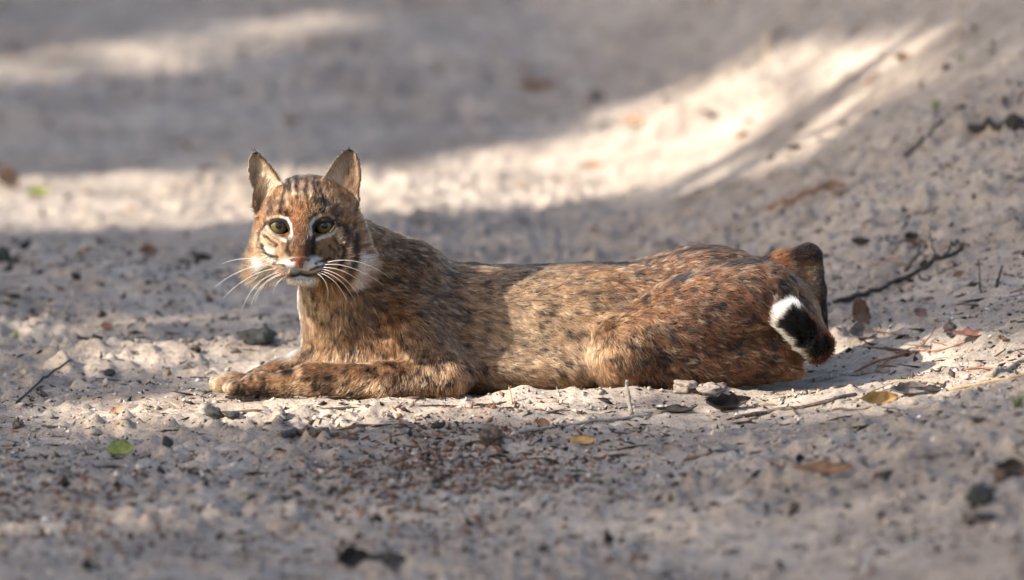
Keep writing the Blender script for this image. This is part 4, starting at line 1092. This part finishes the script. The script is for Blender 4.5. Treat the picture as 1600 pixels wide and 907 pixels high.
# ------------------------------------------------------------------ unseen trees added on the sun side, crowns thinned to shape the sun patches
LIT = [
    ([(-200, 255), (0, 262), (300, 272), (560, 268), (700, 258), (850, 215), (1000, 170), (1100, 120), (1250, 70), (1480, 70), (1420, 130), (1330, 190), (1230, 250), (1100, 282), (900, 305), (700, 328), (560, 335), (300, 350), (0, 356), (-200, 350)], 1.0),
    ([(-200, 105), (0, 92), (250, 72), (420, 18), (480, -25), (660, -25), (570, 30), (420, 72), (280, 108), (100, 128), (0, 130), (-200, 130)], 0.93),
    ([(310, 575), (330, 548), (700, 520), (1560, 525), (1750, 545), (1750, 590), (1540, 588), (1330, 608), (1060, 618), (850, 645), (560, 660), (250, 658), (60, 655), (50, 640), (200, 628), (300, 622)], 1.0),
    ([(60, 556), (250, 542), (450, 530), (480, 556), (300, 572), (80, 582)], 1.0),
    ([(-40, 500), (200, 494), (430, 488), (440, 508), (200, 518), (-40, 524)], 0.85),
    ([(850, 655), (1100, 628), (1600, 575), (1650, 600), (1300, 645), (900, 690), (700, 692)], 0.95),
    ([(0, 672), (200, 664), (400, 672), (300, 688), (0, 690)], 0.6),
    ([(-50, 812), (400, 778), (800, 780), (820, 806), (300, 825), (-50, 845)], 0.8),
    ([(880, 830), (1200, 800), (1500, 770), (1500, 790), (1200, 822), (900, 850)], 0.75),
    ([(1300, 60), (1600, 20), (1600, 110), (1420, 130)], 0.6),
]
def lit_at(px, py):
    best = np.zeros(len(px))
    for poly, st in LIT:
        d = poly_sdf(px, py, poly) + 9 * noise2(px, py * 2.2, 60.0, 91) + 5 * noise2(px, py * 2.2, 22.0, 92)
        best = np.maximum(best, st * sstep(14.0, 6.0, d))
    return best

TRUNK = simple_mat('tree_bark', (0.06, 0.048, 0.038), (0.16, 0.13, 0.11), scale=14, rough=0.9, bump=0.8, dist=0.02)
LEAFM = simple_mat('tree_leaf', (0.035, 0.060, 0.016), (0.075, 0.11, 0.03), scale=5, rough=0.5, bump=0)
SH = SUN_TO[:2] / SUN_TO[2]
def make_tree(cy_q, seed, label):
    r = np.random.default_rng(seed)
    hc_ = 4.9 + r.uniform(-0.3, 0.3)
    cen = np.array([SH[0] * hc_ + 0.1, SH[1] * hc_ + cy_q, hc_])
    base = np.array([cen[0] - 1.3 + r.uniform(-0.3, 0.3), cen[1] + r.uniform(-0.3, 0.3), 0.0]); base[2] = float(ground_h(base[0], base[1])) - 0.05
    root = tag(link('shade_oak', None, loc=base.tolist()), label, 'tree', 'unseen oaks added to shade the track')
    top = cen + np.array([-0.4, 0, 0.3])
    pth = bez(base, (base + top) / 2 + np.array([-0.3, r.uniform(-.2, .2), 0.3]), top, 12)
    V, F = tube(pth - base, np.linspace(0.22, 0.07, 12), 12)
    nl = 60
    V2 = []; F2 = []; tips = []
    for i in range(nl):
        a = pth[4 + i % 8]; d = r.normal(0, 1, 3) * np.array([1.9, 1.5, 0.75]); e = cen + d * 0.8
        p_ = bez(a, (a + e) / 2 + np.array([0, 0, 0.35]), e, 8); tips.append(p_)
        h8 = ground_h(p_[:, 0], p_[:, 1]); gq = p_ - SUN_TO * ((p_[:, 2]) / SUN_TO[2])[:, None]; qx, qy = proj(gq)
        if lit_at(qx, qy).max() > 0.25: continue
        v, f = tube(p_ - base, np.linspace(0.045, 0.010, 8), 6)
        F2 += [tuple(q + len(V2) for q in ff) for ff in f]; V2 += v
    link('trunk', mesh('trunk', V, F, TRUNK), root)
    # keep limbs that do not fall across the open gaps
    link('limbs', mesh('limbs', V2, F2, TRUNK), root)
    n = 26000
    q = r.normal(0, 1, (n, 3)); q /= np.linalg.norm(q, axis=1, keepdims=True); q *= r.random((n, 1)) ** 0.4
    c = cen + q * np.array([2.5, 2.0, 1.25])
    t = c[:, 2] / SUN_TO[2]; g = c - SUN_TO * t[:, None]
    for _ in range(9):
        h = 0.5 * (g[:, 2] + ground_h(g[:, 0], g[:, 1])); g = c - SUN_TO * ((c[:, 2] - h) / SUN_TO[2])[:, None]
    px, py = proj(g)
    inside = (px > -500) & (px < 2100) & (py < 1100) & (py > -400)
    keep = r.random(n) > np.where(inside, lit_at(px, py), 0.35)  # leaves left out wherever a sun patch should fall
    c = c[keep]; n = len(c)
    a = r.normal(0, 1, (n, 3)); a /= np.linalg.norm(a, axis=1, keepdims=True)
    b_ = np.cross(a, r.normal(0, 1, (n, 3))); b_ /= np.linalg.norm(b_, axis=1, keepdims=True)
    ln = r.uniform(0.06, 0.10, n)[:, None]; wd = ln * 0.36
    nn = np.cross(a, b_)
    c = c - base
    V = np.stack([c - a * ln * 0.5, c + b_ * wd + nn * wd * 0.2, c + a * ln * 0.5, c - b_ * wd + nn * wd * 0.2], 1).reshape(-1, 3)
    F = np.stack([np.arange(n) * 4 + k for k in range(4)], -1)
    F = np.concatenate([F[:, [0, 1, 2]], F[:, [0, 2, 3]]])
    cr = link('crown', mesh('crown', V, F, LEAFM, smooth=False), root); cr['kind'] = 'stuff'
for i, yq in enumerate((-2.4, -0.6, 1.0, 2.6, 4.4, 6.6)):
    make_tree(yq, 500 + i, 'unseen oak added beside the track, crown thinned to shape its shade')
